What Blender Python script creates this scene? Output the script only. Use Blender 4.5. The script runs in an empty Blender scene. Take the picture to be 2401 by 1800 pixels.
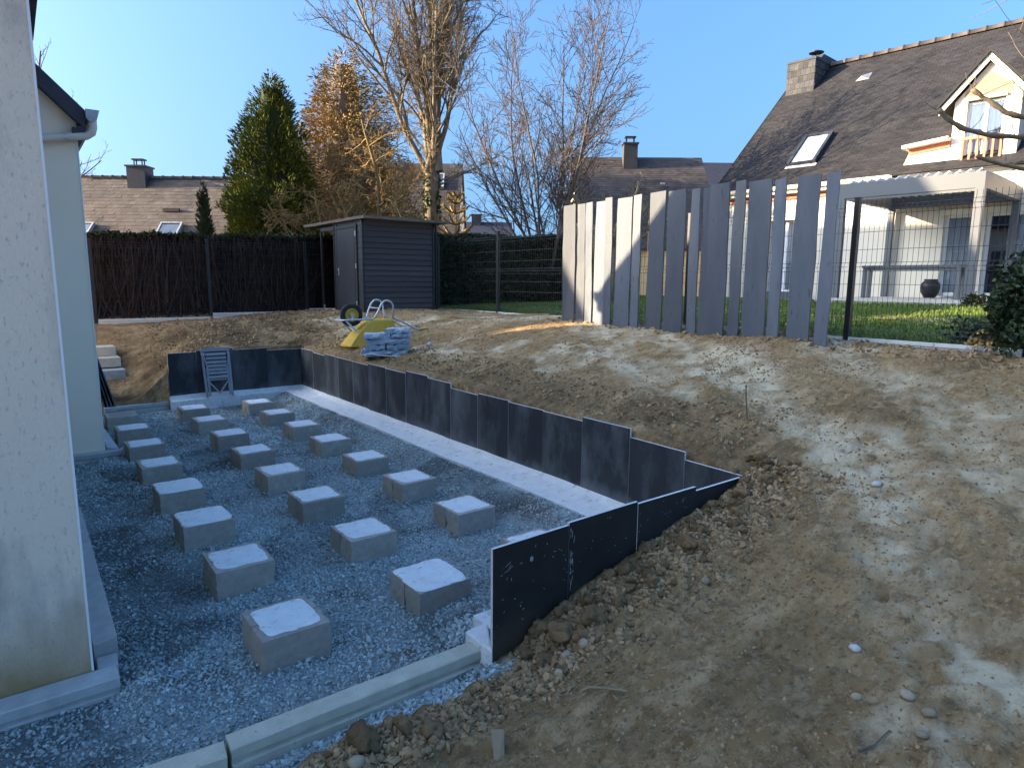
import bpy, math, random
import numpy as np
from mathutils import Vector, Matrix

random.seed(7)
RNG = np.random.default_rng(11)
SC = bpy.context.scene
COL = SC.collection

# ------------------------------------------------------------------ camera
CAM_P, CAM_RO, CAM_Y = 0.154801, 0.0081835, 0.648362
CAM_POS = np.array([0, 0, 2.2014])
_cy, _sy, _cp, _sp = math.cos(CAM_Y), math.sin(CAM_Y), math.cos(CAM_P), math.sin(CAM_P)
_F = np.array([_sy * _cp, _cy * _cp, -_sp])
_R0 = np.array([_cy, -_sy, 0.0])
_U0 = np.cross(_R0, _F)
_R = math.cos(CAM_RO) * _R0 + math.sin(CAM_RO) * _U0
_U = np.cross(_R, _F)
cam = bpy.data.cameras.new('camera')
cam.sensor_width = 36.0
cam.sensor_fit = 'HORIZONTAL'
cam.lens = 1539.6 / 2401 * 36.0
cam.clip_start = 0.05
cam.clip_end = 3000
cam_o = bpy.data.objects.new('camera', cam)
COL.objects.link(cam_o)
m = Matrix(((_R[0], _U[0], -_F[0], CAM_POS[0]), (_R[1], _U[1], -_F[1], CAM_POS[1]),
            (_R[2], _U[2], -_F[2], CAM_POS[2]), (0, 0, 0, 1)))
cam_o.matrix_world = m
SC.camera = cam_o

# ------------------------------------------------------------------ sky, sun, exposure
SUN_DIR = Vector((-1.0, 0.70, 0.31)).normalized()
SUN_EL = math.asin(SUN_DIR.z)
SUN_AZ = math.atan2(SUN_DIR.x, SUN_DIR.y)
world = bpy.data.worlds.new('World')
SC.world = world
world.use_nodes = True
wn = world.node_tree
bg = wn.nodes['Background']
sky = wn.nodes.new('ShaderNodeTexSky')
sky.sky_type = 'NISHITA'
sky.sun_disc = False
sky.sun_elevation = SUN_EL
sky.sun_rotation = SUN_AZ
sky.air_density = 1.0
sky.dust_density = 4.5
sky.ozone_density = 6.2
smap = wn.nodes.new('ShaderNodeMapping'); stc = wn.nodes.new('ShaderNodeTexCoord')
smap.inputs['Scale'].default_value = (1, 1, 0.5)
smap.inputs['Location'].default_value = (0, 0, 0.1)      # a flatter gradient from horizon to zenith
wn.links.new(stc.outputs['Generated'], smap.inputs[0]); wn.links.new(smap.outputs[0], sky.inputs[0])
wn.links.new(sky.outputs[0], bg.inputs[0])
bg.inputs[1].default_value = 0.10
sun = bpy.data.lights.new('sun', 'SUN')
sun.energy = 4.4
sun.angle = math.radians(0.5)
sun.color = (1.0, 0.80, 0.54)
sun_o = bpy.data.objects.new('sun', sun)
COL.objects.link(sun_o)
sun_o.rotation_euler = (-SUN_DIR).to_track_quat('-Z', 'Y').to_euler()
sun_o.location = (-30, 20, 30)
SC.view_settings.view_transform = 'Standard'
SC.view_settings.look = 'None'
SC.view_settings.gamma = 1.0
SC.view_settings.use_curve_mapping = False
SC.view_settings.exposure = 2.28
SC.cycles.max_bounces = 5
SC.cycles.diffuse_bounces = 3
SC.cycles.transparent_max_bounces = 8

# ------------------------------------------------------------------ noise (numpy)
def _h(ix, iy, s):
    n = (ix.astype(np.int64) * 374761393 + iy.astype(np.int64) * 668265263 + s * 974634777) & 0xFFFFFFFF
    n = ((n ^ (n >> 13)) * 1274126177) & 0xFFFFFFFF
    n = (n ^ (n >> 16)) & 0xFFFFFFFF
    return n / 4294967295.0

def vnoise(x, y, s=0):
    ix, iy = np.floor(x), np.floor(y)
    fx, fy = x - ix, y - iy
    fx = fx * fx * fx * (fx * (fx * 6 - 15) + 10)
    fy = fy * fy * fy * (fy * (fy * 6 - 15) + 10)
    a, b = _h(ix, iy, s), _h(ix + 1, iy, s)
    c, d = _h(ix, iy + 1, s), _h(ix + 1, iy + 1, s)
    return (a + (b - a) * fx + (c - a) * fy + (a - b - c + d) * fx * fy) * 2 - 1

def fbm(x, y, o=4, s=0, g=0.5):
    t, a, f = 0, 1.0, 1.0
    for i in range(o):
        t = t + a * vnoise(x * f + 17.3 * i, y * f - 9.1 * i, s + i)
        a *= g; f *= 2.03
    return t

def lumps(x, y, s=0):
    """rounded cell bumps, 0..1"""
    ix, iy = np.floor(x), np.floor(y)
    best = np.full(np.shape(x), 9.0)
    for dx in (-1, 0, 1):
        for dy in (-1, 0, 1):
            px = ix + dx + 0.15 + .7 * _h(ix + dx, iy + dy, s)
            py = iy + dy + 0.15 + .7 * _h(ix + dx, iy + dy, s + 5)
            r = 0.35 + 0.45 * _h(ix + dx, iy + dy, s + 9)
            best = np.minimum(best, ((px - x) ** 2 + (py - y) ** 2) / (r * r))
    return np.sqrt(np.clip(1 - best, 0, 1))

def chunks(x, y, s=0):
    """broken clods: every cell a tilted block of its own height, with sharp joints"""
    ix, iy = np.floor(x), np.floor(y)
    b1 = np.full(np.shape(x), 9.0); b2 = np.full(np.shape(x), 9.0); h = np.zeros(np.shape(x))
    for dx in (-1, 0, 1):
        for dy in (-1, 0, 1):
            jx, jy = ix + dx, iy + dy
            px = jx + .1 + .8 * _h(jx, jy, s); py = jy + .1 + .8 * _h(jx, jy, s + 5)
            d = np.hypot(px - x, py - y)
            hh = _h(jx, jy, s + 9) + (x - px) * (_h(jx, jy, s + 11) - .5) * 1.2 + (y - py) * (_h(jx, jy, s + 12) - .5) * 1.2
            n = d < b1
            b2 = np.where(n, b1, np.minimum(b2, d)); h = np.where(n, hh, h); b1 = np.where(n, d, b1)
    return h * np.clip((b2 - b1) / .16, 0, 1) ** .5

def sstep(a, b, x):
    t = np.clip((x - a) / (b - a), 0, 1)
    return t * t * (3 - 2 * t)

# ------------------------------------------------------------------ mesh building
class MB:
    def __init__(self):
        self.v, self.f3, self.f4, self.fn, self.t, self.n = [], [], [], [], [], 0
    def add(self, v, f, tint=None):
        v = np.asarray(v, float).reshape(-1, 3)
        self.v.append(v)
        if isinstance(f, np.ndarray):
            (self.f3 if f.shape[1] == 3 else self.f4).append(f + self.n)
        else:
            for q in f:
                if len(q) == 3: self.f3.append(np.array([q]) + self.n)
                elif len(q) == 4: self.f4.append(np.array([q]) + self.n)
                else: self.fn.append([i + self.n for i in q])
        if tint is None: tint = 0.5
        self.t.append(np.full(len(v), tint, float) if np.isscalar(tint) else np.asarray(tint, float))
        self.n += len(v)
        return self
    def box(self, x0, x1, y0, y1, z0, z1, tint=None):
        v = [(x0, y0, z0), (x1, y0, z0), (x1, y1, z0), (x0, y1, z0), (x0, y0, z1), (x1, y0, z1), (x1, y1, z1), (x0, y1, z1)]
        return self.add(v, BOXF, tint)
    def hexa(self, v, tint=None):
        return self.add(v, BOXF, tint)
    def bar(self, a, b, w, h, up=(0, 0, 1), tint=None):
        a, b = np.array(a, float), np.array(b, float)
        d = b - a; d /= np.linalg.norm(d)
        s = np.cross(d, up); 
        if np.linalg.norm(s) < 1e-4: s = np.cross(d, (1, 0, 0))
        s /= np.linalg.norm(s); u = np.cross(s, d)
        s = s * w / 2; u = u * h / 2
        return self.add([a - s - u, a + s - u, b + s - u, b - s - u, a - s + u, a + s + u, b + s + u, b - s + u], BOXF, tint)
    def prism(self, poly, axis, a, b, tint=None):
        """poly: list of 2-D points extruded along axis from a to b"""
        k = len(poly); v = []
        for c in (a, b):
            for p, q in poly:
                v.append({'x': (c, p, q), 'y': (p, c, q), 'z': (p, q, c)}[axis])
        f = [list(range(k))[::-1], [k + i for i in range(k)]]
        f += [(i, (i + 1) % k, k + (i + 1) % k, k + i) for i in range(k)]
        return self.add(v, f, tint)
    def tube(self, pts, rad, n=5, tint=None, cap=True):
        p = np.asarray(pts, float); k = len(p)
        r = np.full(k, rad, float) if np.isscalar(rad) else np.asarray(rad, float)
        t = np.gradient(p, axis=0); t /= np.linalg.norm(t, axis=1)[:, None] + 1e-9
        m_ = t.mean(0)
        ref = np.eye(3)[np.argmin(np.abs(m_))]
        a = np.cross(t, ref); a /= np.linalg.norm(a, axis=1)[:, None] + 1e-9
        b = np.cross(t, a)
        an = np.arange(n) * 2 * np.pi / n
        v = p[:, None] + r[:, None, None] * (a[:, None] * np.cos(an)[None, :, None] + b[:, None] * np.sin(an)[None, :, None])
        i = np.arange(k - 1)[:, None] * n; j = np.arange(n)[None]; j2 = (j + 1) % n
        f = np.stack([i + j, i + n + j, i + n + j2, i + j2], -1).reshape(-1, 4)
        self.add(v.reshape(-1, 3), f, tint)
        if cap and n > 3:
            o = self.n - k * n
            self.fn.append([o + q for q in range(n)])
            self.fn.append([o + (k - 1) * n + q for q in range(n)][::-1])
        return self
    def lathe(self, prof, c=(0, 0, 0), n=20, axis='z', tint=None):
        pr = np.array(prof, float); k = len(pr)
        an = np.arange(n) * 2 * np.pi / n
        r, z = pr[:, 0][:, None], pr[:, 1][:, None]
        X, Y = r * np.cos(an), r * np.sin(an); Z = np.repeat(z, n, 1)
        v = {'z': np.stack([X, Y, Z], -1), 'y': np.stack([X, -Z, Y], -1), 'x': np.stack([Z, X, Y], -1)}[axis].reshape(-1, 3) + np.array(c)
        i = np.arange(k - 1)[:, None] * n; j = np.arange(n)[None]; j2 = (j + 1) % n
        f = np.stack([i + j, i + j2, i + n + j2, i + n + j], -1).reshape(-1, 4)
        return self.add(v, f, tint)
    def mesh(self, name, smooth=False):
        me = bpy.data.meshes.new(name)
        if not self.v: return me
        v = np.concatenate(self.v)
        me.vertices.add(len(v)); me.vertices.foreach_set('co', v.ravel())
        parts = []
        for lst, k in ((self.f3, 3), (self.f4, 4)):
            if lst: parts.append((np.concatenate(lst), k))
        li, st, tot, o = [], [], [], 0
        for f, k in parts:
            li.append(f.ravel()); st.append(o + np.arange(len(f)) * k); tot.append(np.full(len(f), k)); o += f.size
        for q in self.fn:
            li.append(np.array(q)); st.append(np.array([o])); tot.append(np.array([len(q)])); o += len(q)
        li, st, tot = np.concatenate(li), np.concatenate(st), np.concatenate(tot)
        me.loops.add(len(li)); me.loops.foreach_set('vertex_index', li.astype(np.int32))
        me.polygons.add(len(st)); me.polygons.foreach_set('loop_start', st.astype(np.int32))
        me.polygons.foreach_set('use_smooth', np.full(len(st), bool(smooth)))
        at = me.attributes.new('tint', 'FLOAT', 'POINT')
        at.data.foreach_set('value', np.concatenate(self.t).astype(np.float32))
        me.update(calc_edges=True); me.validate()
        return me
    def build(self, name, mat, parent=None, smooth=False, loc=None, rot=None, bevel=0):
        me = self.mesh(name, smooth)
        if bevel:
            import bmesh
            bm = bmesh.new(); bm.from_mesh(me)
            bmesh.ops.remove_doubles(bm, verts=bm.verts, dist=1e-5)
            bmesh.ops.bevel(bm, geom=list(bm.edges), offset=bevel, segments=1, affect='EDGES')
            bm.to_mesh(me); bm.free()
        me.materials.append(mat)
        return link(name, me, parent, loc, rot)
BOXF = np.array([(0, 3, 2, 1), (4, 5, 6, 7), (0, 1, 5, 4), (1, 2, 6, 5), (2, 3, 7, 6), (3, 0, 4, 7)])

def link(name, me, parent=None, loc=None, rot=None):
    o = bpy.data.objects.new(name, me); COL.objects.link(o)
    if parent is not None: o.parent = parent
    if loc is not None: o.location = loc
    if rot is not None: o.rotation_euler = rot
    return o

def tag(o, label=None, cat=None, group=None, kind=None):
    if label: o['label'] = label
    if cat: o['category'] = cat
    if group: o['group'] = group
    if kind: o['kind'] = kind
    elif cat: o['kind'] = 'thing'
    return o

def thing(name, loc=(0, 0, 0), rz=0.0, label=None, cat=None, group=None):
    o = bpy.data.objects.new(name, None); COL.objects.link(o)
    o.empty_display_size = .2
    o.location = loc; o.rotation_euler = (0, 0, rz)
    return tag(o, label, cat, group)

def copy_tree(o, parent=None):
    c = o.copy(); COL.objects.link(c)
    if parent is not None: c.parent = parent
    for ch in list(o.children): copy_tree(ch, c)
    return c

ORD = ['first', 'second', 'third', 'fourth', 'fifth', 'sixth', 'seventh', 'eighth', 'ninth', 'tenth', 'eleventh', 'twelfth',
       'thirteenth', 'fourteenth', 'fifteenth', 'sixteenth', 'seventeenth', 'eighteenth', 'nineteenth', 'twentieth']

# ------------------------------------------------------------------ materials
def NT(name):
    mt = bpy.data.materials.new(name); mt.use_nodes = True
    return mt, mt.node_tree, mt.node_tree.nodes['Principled BSDF']

def mat(name, col, rough=.8, col2=None, scale=3.0, bump=0.0, bscale=40.0, spec=.3, metal=0.0, tint=0.0, detail=6.0,
        blotch=None, bl_scale=1.2, bl_lo=.55, bl_hi=.7, stretch=None, rnd=0.0, low=None, bdist=.01, speck=None):
    """principled with noise-mixed colour, optional second blotch colour, per-vertex 'tint', per-object variation, bump"""
    mt, nt, p = NT(name)
    N, L = nt.nodes, nt.links
    tc = N.new('ShaderNodeTexCoord')
    src = tc.outputs['Object']
    if rnd:
        oi = N.new('ShaderNodeObjectInfo')
        ad = N.new('ShaderNodeVectorMath'); ad.operation = 'ADD'
        sc_ = N.new('ShaderNodeMath'); sc_.operation = 'MULTIPLY'; sc_.inputs[1].default_value = 37.0
        L.new(oi.outputs['Random'], sc_.inputs[0]); L.new(src, ad.inputs[0]); L.new(sc_.outputs[0], ad.inputs[1])
        src = ad.outputs[0]
    if stretch:
        mp = N.new('ShaderNodeMapping'); mp.inputs['Scale'].default_value = stretch
        L.new(src, mp.inputs[0]); src = mp.outputs[0]
    def noise(s, d=detail, r=.6):
        n = N.new('ShaderNodeTexNoise'); n.inputs['Scale'].default_value = s; n.inputs['Detail'].default_value = d
        n.inputs['Roughness'].default_value = r
        L.new(src, n.inputs['Vector']); return n.outputs['Fac']
    def ramp(fac, lo, hi):
        r = N.new('ShaderNodeMapRange'); r.inputs[1].default_value = lo; r.inputs[2].default_value = hi
        L.new(fac, r.inputs[0]); return r.outputs[0]
    def mix(fac, a, b):
        mx = N.new('ShaderNodeMix'); mx.data_type = 'RGBA'
        if isinstance(fac, float): mx.inputs[0].default_value = fac
        else: L.new(fac, mx.inputs[0])
        for s_, i in ((a, 6), (b, 7)):
            if isinstance(s_, tuple): mx.inputs[i].default_value = (*s_, 1)
            else: L.new(s_, mx.inputs[i])
        return mx.outputs[2]
    c = col
    if col2: c = mix(ramp(noise(scale), .32, .68), col, col2)
    if blotch: c = mix(ramp(noise(bl_scale, 8), bl_lo, bl_hi), c, blotch)
    if speck: c = mix(ramp(noise(speck[0], 3, .7), speck[1], speck[1] + .09), c, speck[2])
    if low:   # a stain of its own near the foot: (z0, z1, colour)
        sp = N.new('ShaderNodeSeparateXYZ'); L.new(tc.outputs['Object'], sp.inputs[0])
        jn = N.new('ShaderNodeMath'); jn.operation = 'MULTIPLY_ADD'; jn.inputs[1].default_value = .5
        L.new(noise(2.2), jn.inputs[0]); L.new(sp.outputs[2], jn.inputs[2])
        c = mix(ramp(jn.outputs[0], low[1] + .25, low[0] + .25), c, low[2])
    if tint or rnd:
        hs = N.new('ShaderNodeHueSaturation')
        if isinstance(c, tuple): hs.inputs['Color'].default_value = (*c, 1)
        else: L.new(c, hs.inputs['Color'])
        if tint:
            at = N.new('ShaderNodeAttribute'); at.attribute_name = 'tint'
            mr = N.new('ShaderNodeMapRange'); mr.inputs[3].default_value = 1 - tint; mr.inputs[4].default_value = 1 + tint
            L.new(at.outputs['Fac'], mr.inputs[0]); L.new(mr.outputs[0], hs.inputs['Value'])
        else:
            mr = N.new('ShaderNodeMapRange'); mr.inputs[3].default_value = 1 - rnd; mr.inputs[4].default_value = 1 + rnd
            L.new(oi.outputs['Random'], mr.inputs[0]); L.new(mr.outputs[0], hs.inputs['Value'])
        c = hs.outputs[0]
    if isinstance(c, tuple): p.inputs['Base Color'].default_value = (*c, 1)
    else: L.new(c, p.inputs['Base Color'])
    p.inputs['Roughness'].default_value = rough
    p.inputs['Specular IOR Level'].default_value = spec
    p.inputs['Metallic'].default_value = metal
    if bump:
        b = N.new('ShaderNodeBump'); b.inputs['Strength'].default_value = bump; b.inputs['Distance'].default_value = bdist
        L.new(noise(bscale, 5, .65), b.inputs['Height']); L.new(b.outputs[0], p.inputs['Normal'])
    return mt

def glass_mat(name, fac=.35, col=(.9, .95, 1)):
    mt, nt, p = NT(name)
    N, L = nt.nodes, nt.links
    tr = N.new('ShaderNodeBsdfTransparent'); tr.inputs[0].default_value = (*col, 1)
    gl = N.new('ShaderNodeBsdfGlossy'); gl.inputs['Roughness'].default_value = .02
    mx = N.new('ShaderNodeMixShader')
    fr = N.new('ShaderNodeFresnel'); fr.inputs[0].default_value = 1.5
    ma = N.new('ShaderNodeMath'); ma.operation = 'MULTIPLY_ADD'; ma.inputs[1].default_value = 1.0; ma.inputs[2].default_value = fac * .5
    L.new(fr.outputs[0], ma.inputs[0]); L.new(ma.outputs[0], mx.inputs[0])
    L.new(tr.outputs[0], mx.inputs[1]); L.new(gl.outputs[0], mx.inputs[2])
    L.new(mx.outputs[0], N['Material Output'].inputs[0])
    return mt

M = {}
M['render'] = mat('render_beige', (.80, .67, .515), .9, (.74, .615, .47), 1.3, 1.0, 90, .15, blotch=(.40, .345, .29), bl_scale=2.6, bl_lo=.52, bl_hi=.72,
                  stretch=(1, 1, .38), speck=(48, .58, (.55, .46, .36)), low=(.05, .52, (.33, .225, .11)))
M['render2'] = mat('render_cream', (.80, .69, .53), .9, (.77, .66, .505), .9, .2, 160, .15, low=(-.1, .1, (.34, .31, .22)))
M['trim'] = mat('white_trim', (.72, .72, .70), .6)
M['darkroof'] = mat('dark_fascia', (.030, .032, .045), .6, (.045, .045, .055), 6, .1, 60)
M['zinc'] = mat('zinc', (.42, .42, .42), .5, (.32, .32, .33), 8)
M['pvc'] = mat('pvc_pipe', (.60, .55, .47), .5, (.55, .50, .42), 5)
M['concrete'] = mat('concrete', (.50, .48, .44), .9, (.40, .385, .35), 14, .25, 120, .2, blotch=(.56, .54, .50), bl_scale=5)
M['fresh'] = mat('fresh_cement', (.74, .725, .69), .95, (.63, .615, .585), 9, .5, 70, .15, speck=(60, .63, (.32, .31, .29)), blotch=(.33, .32, .30), bl_scale=14, bl_lo=.58, bl_hi=.72)
M['block'] = mat('block_grey', (.39, .335, .275), .95, (.32, .275, .225), 22, .6, 160, .15, rnd=.14, speck=(70, .62, (.19, .165, .14)), blotch=(.44, .385, .32), bl_scale=6, bdist=.006)
M['rim'] = mat('block_rim', (.40, .37, .335), .95, (.30, .28, .26), 18, .5, 90, .15, rnd=.15)
M['kerb'] = mat('kerb_concrete', (.52, .475, .365), .9, (.41, .375, .29), 9, .4, 120, .2, blotch=(.30, .28, .24), bl_scale=30, bl_lo=.62, bl_hi=.7)
M['kerbgrey'] = mat('kerb_grey', (.42, .415, .385), .9, (.33, .325, .305), 9, .4, 120, .2)
M['tile'] = mat('tile_dark', (.017, .0185, .021), .74, (.034, .036, .039), 1.6, .15, 90, .35, speck=(40, .66, (.075, .077, .08)), blotch=(.125, .128, .13), bl_scale=2.6, bl_lo=.46, bl_hi=.76, low=(.14, .32, (.15, .15, .15)), rnd=.18,
                stretch=(1, 1, .45))
M['tileback'] = mat('tile_outer', (.018, .0165, .015), .75, (.028, .025, .022), 4, .25, 120, .25, blotch=(.20, .20, .19), bl_scale=11, bl_lo=.67, bl_hi=.76, low=(.10, .42, (.085, .06, .036)), rnd=.15)
M['tileedge'] = mat('tile_edge', (.62, .60, .57), .85, (.54, .53, .51), 20)
M['slate'] = mat('slate_post', (.066, .080, .104), .62, (.105, .116, .138), 3, .55, 34, .4, speck=(26, .62, (.042, .044, .05)), blotch=(.18, .178, .175), bl_scale=2.2, bl_lo=.50, bl_hi=.78, rnd=.42,
                 stretch=(1, 1, .16), bdist=.008)
M['black'] = mat('black_metal', (.012, .012, .014), .5, spec=.4)
M['wire'] = mat('wire_coating', (.014, .016, .016), .5)
M['plinth'] = mat('plinth_slab', (.62, .61, .58), .85, (.52, .51, .49), 7, .15, 90)
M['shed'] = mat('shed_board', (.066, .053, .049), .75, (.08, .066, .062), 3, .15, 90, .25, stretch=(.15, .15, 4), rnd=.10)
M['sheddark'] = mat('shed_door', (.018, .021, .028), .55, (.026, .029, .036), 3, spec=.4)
M['shedtrim'] = mat('shed_trim', (.030, .029, .032), .6)
M['roofedge'] = mat('shed_roof', (.22, .19, .16), .6, (.16, .14, .125), 4)
M['steel'] = mat('galvanised', (.52, .54, .54), .42, (.42, .44, .45), 14, metal=.6)
M['yellow'] = mat('barrow_yellow', (.60, .37, .035), .6, (.52, .31, .03), 5, .1, 40, speck=(30, .64, (.30, .22, .11)), blotch=(.36, .27, .12), bl_scale=4, bl_lo=.56, bl_hi=.74)
M['rimyel'] = mat('wheel_rim', (.55, .34, .05), .55)
M['rubber'] = mat('rubber', (.018, .018, .02), .8, (.028, .028, .03), 20)
M['bluestone'] = mat('blue_stone', (.27, .33, .39), .8, (.35, .40, .46), 7, .7, 24, .3, rnd=.18, bdist=.02)
M['strap'] = mat('plastic_strap', (.6, .6, .6), .5)
M['chair'] = mat('chair_paint', (.22, .225, .24), .65, (.28, .285, .295), 9, .15, 60, rnd=.1)
M['chairwood'] = mat('chair_bare', (.33, .30, .26), .7)
M['wood'] = mat('weathered_wood', (.30, .225, .135), .85, (.21, .15, .09), 6, .3, 50, stretch=(1, 1, 1))
M['stone'] = mat('field_stone', (.42, .34, .22), .9, (.33, .26, .17), 7, .5, 30, .2, rnd=.25)
M['whitestone'] = mat('white_stone', (.56, .54, .50), .85, (.44, .42, .385), 10, .4, 40, .2)
M['clod'] = mat('earth_clod', (.33, .215, .11), 1.0, (.23, .147, .075), 9, .8, 45, .05, rnd=.22, bdist=.02)
M['pebble'] = mat('earth_pebble', (.33, .225, .122), .95, (.245, .158, .082), 5, 0, 40, .1, tint=.36)
M['gravel'] = mat('gravel_stone', (.27, .315, .305), .85, (.34, .38, .365), 7, 0, 40, .2, tint=.52)
M['bark'] = mat('bark', (.22, .175, .115), .95, (.15, .12, .082), 4, .5, 14, .1, tint=.25, bdist=.03)
M['bark2'] = mat('bark_grey', (.15, .118, .10), .95, (.105, .083, .07), 4, .5, 14, .1, tint=.25, bdist=.03)
M['barkgold'] = mat('bark_gold', (.26, .17, .07), .95, (.18, .12, .055), 4, 0, 14, .1, tint=.35)
M['ivy'] = mat('ivy_leaf', (.035, .06, .015), .55, (.055, .08, .02), 3, tint=.4)
M['conifer'] = mat('conifer_needles', (.062, .092, .020), .75, (.115, .112, .020), 1.2, tint=.45, spec=.03)
M['goldconifer'] = mat('brown_needles', (.31, .20, .072), .85, (.21, .150, .055), 1.0, tint=.45, spec=.1)
M['cypress'] = mat('cypress_leaf', (.030, .042, .016), .8, (.05, .055, .02), 3, tint=.4)
M['hedge'] = mat('hedge_leaf', (.022, .030, .012), .8, (.035, .042, .016), 3, tint=.5, spec=.1)
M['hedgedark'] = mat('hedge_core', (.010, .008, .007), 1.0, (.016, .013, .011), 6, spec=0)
M['hedgetwig'] = mat('hedge_twig', (.052, .036, .030), 1.0, (.03, .021, .018), 6, tint=.5, spec=.05)
M['shrub'] = mat('shrub_leaf', (.018, .032, .012), .5, (.03, .05, .016), 3, tint=.5)
M['goldshrub'] = mat('gold_shrub_leaf', (.30, .17, .045), .6, (.22, .15, .04), 3, tint=.5)
M['grass'] = mat('grass_blade', (.075, .125, .018), .7, (.11, .15, .025), 1.5, tint=.45)
M['lawn'] = mat('lawn_soil', (.060, .090, .016), .95, (.085, .11, .022), 5, .6, 60, .1)
M['wall'] = mat('house_render', (.72, .66, .54), .9, (.68, .62, .51), 1.0, .1, 160, .15)
M['wallyel'] = mat('house_render_yellow', (.66, .56, .33), .9, (.60, .51, .30), 1.0, .1, 100, .15)
M['rslate'] = mat('roof_slate', (.024, .023, .025), .8, (.036, .034, .035), 1.0, .25, 40, .12, tint=.28)
M['rbrown'] = mat('roof_tile_brown', (.105, .084, .068), .85, (.145, .115, .09), .8, .2, 40, .15, tint=.22, blotch=(.085, .073, .066), bl_scale=.7, bl_lo=.5, bl_hi=.7)
M['rbrown2'] = mat('roof_tile_dark', (.060, .051, .048), .85, (.08, .068, .063), .8, .2, 40, .15, tint=.3)
M['ridge'] = mat('ridge_tile', (.10, .078, .066), .85, (.13, .10, .085), 3, rnd=.2)
M['chimney'] = mat('chimney_slate', (.042, .041, .043), .8, (.065, .063, .063), 3, .3, 30, tint=.35)
M['cream'] = mat('cream_paint', (.74, .68, .54), .6)
M['orange'] = mat('orange_paint', (.56, .17, .09), .6)
M['orangelt'] = mat('terracotta_panel', (.40, .20, .13), .7, (.36, .18, .12), 5)
M['grey'] = mat('pergola_grey', (.10, .108, .118), .5, spec=.4)
M['greylt'] = mat('pergola_louvre', (.66, .66, .65), .5)
M['frame'] = mat('white_frame', (.78, .78, .77), .45)
M['curtain'] = mat('curtain', (.62, .63, .66), .9)
M['dark'] = mat('dark_interior', (.015, .012, .012), .9)
M['glass'] = glass_mat('pane_glass')
M['skyglass'] = mat('roof_window_glass', (.05, .07, .09), .04, spec=1.0)
M['skyblind'] = mat('roof_window_blind', (.60, .60, .58), .15, spec=.8)
M['pot'] = mat('dark_glaze', (.02, .021, .023), .35, (.035, .035, .036), 8)
M['paving'] = mat('terrace_slab', (.52, .48, .42), .85, (.45, .42, .37), 3)
# ------------------------------------------------------------------ ground
CP = np.array([
 (4.34,12.36,.93),(4.33,10,.93),(4.33,8,.91),(4.33,6,.90),(4.33,4.6,.87),(4.33,4,.85),(4.33,3.4,.80),(4.35,2.76,.74),
 (4.05,2.65,.62),(3.67,2.65,.56),(3.28,2.65,.47),(3.0,2.65,.39),(2.7,2.65,.31),(2.41,2.65,.23),(2.12,2.64,.11),(1.9,2.62,.045),(1.2,2.6,.05),(.8,2.6,.04),(0,2.5,.0),
 (1,2.2,.10),(1.6,2.1,.15),(.8,1.5,.10),(1.5,1.5,.22),(2.2,2.2,.25),(2,1.3,.36),(2.7,.6,.5),(3,1.8,.46),(3.3,1,.6),(4,2.1,.68),(3.7,1.3,.70),
 (5,2.5,.92),(4.4,1.9,.82),(5.7,3.3,1.12),(6.8,5,1.36),(6,1.5,1.12),(8,2.3,1.5),(8,3.9,1.53),(8,0,1.42),(6,0,1.1),(4,0,.72),(2,0,.4),(8,-3,1.3),(4,-3,.65),(0,0,.1),(0,-3,.1),
 (7.4,4.4,1.53),(7.4,6.5,1.51),(7.4,8.6,1.53),(8,11,1.53),(8,13.4,1.53),(6.5,9,1.43),(6.4,7,1.37),(5.8,6,1.22),(5.3,5,1.06),(5.2,8,1.12),(5.2,10,1.13),(4.8,11,1.06),(5.3,9.9,1.12),(5.8,11,1.34),
 (6,12.8,1.53),(5.2,13,1.36),(4.7,12.9,1.22),(4.5,12.6,1.05),
 (4.1,12.40,.93),(3.6,12.40,.95),(3,12.40,.95),(2.5,12.40,.90),(2.02,12.40,.66),(1.6,12.5,.20),(1.2,12.45,.14),(1.6,13,.42),(1.2,13.1,.38),(1.3,13.6,.58),(1.7,13.6,.70),(1.5,14.4,1.08),
 (3,13.2,1.14),(4.2,13.3,1.22),(3,14,1.27),(5,14.3,1.43),(5.8,15.1,1.49),(4,15.1,1.37),(2.5,15.1,1.31),(1.2,15.1,1.26),(0,15.1,1.22),(0,13.5,.6),(0,12.4,.15)])

def _U2(d2): return d2 * np.log(d2 + 1e-9) * .5
_d = ((CP[:, None, :2] - CP[None, :, :2]) ** 2).sum(-1)
_n = len(CP)
_A = np.zeros((_n + 3, _n + 3)); _A[:_n, :_n] = _U2(_d) + np.eye(_n) * .05
_A[:_n, _n] = 1; _A[:_n, _n + 1:] = CP[:, :2]; _A[_n:, :_n] = _A[:_n, _n:].T
_w = np.linalg.solve(_A, np.concatenate([CP[:, 2], [0, 0, 0]]))

def outside_z(x, y):
    z = 1.50 + .06 * sstep(8.5, 11, x) + .22 * sstep(11.5, 14.6, x) * sstep(-6, 0, y) * sstep(16, 13, y)
    z = np.where(y > 15.6, 1.5 + 0 * x, z)
    return np.where((x < 0.2) & (y < 12), .05 + 0 * x, z)

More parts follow.
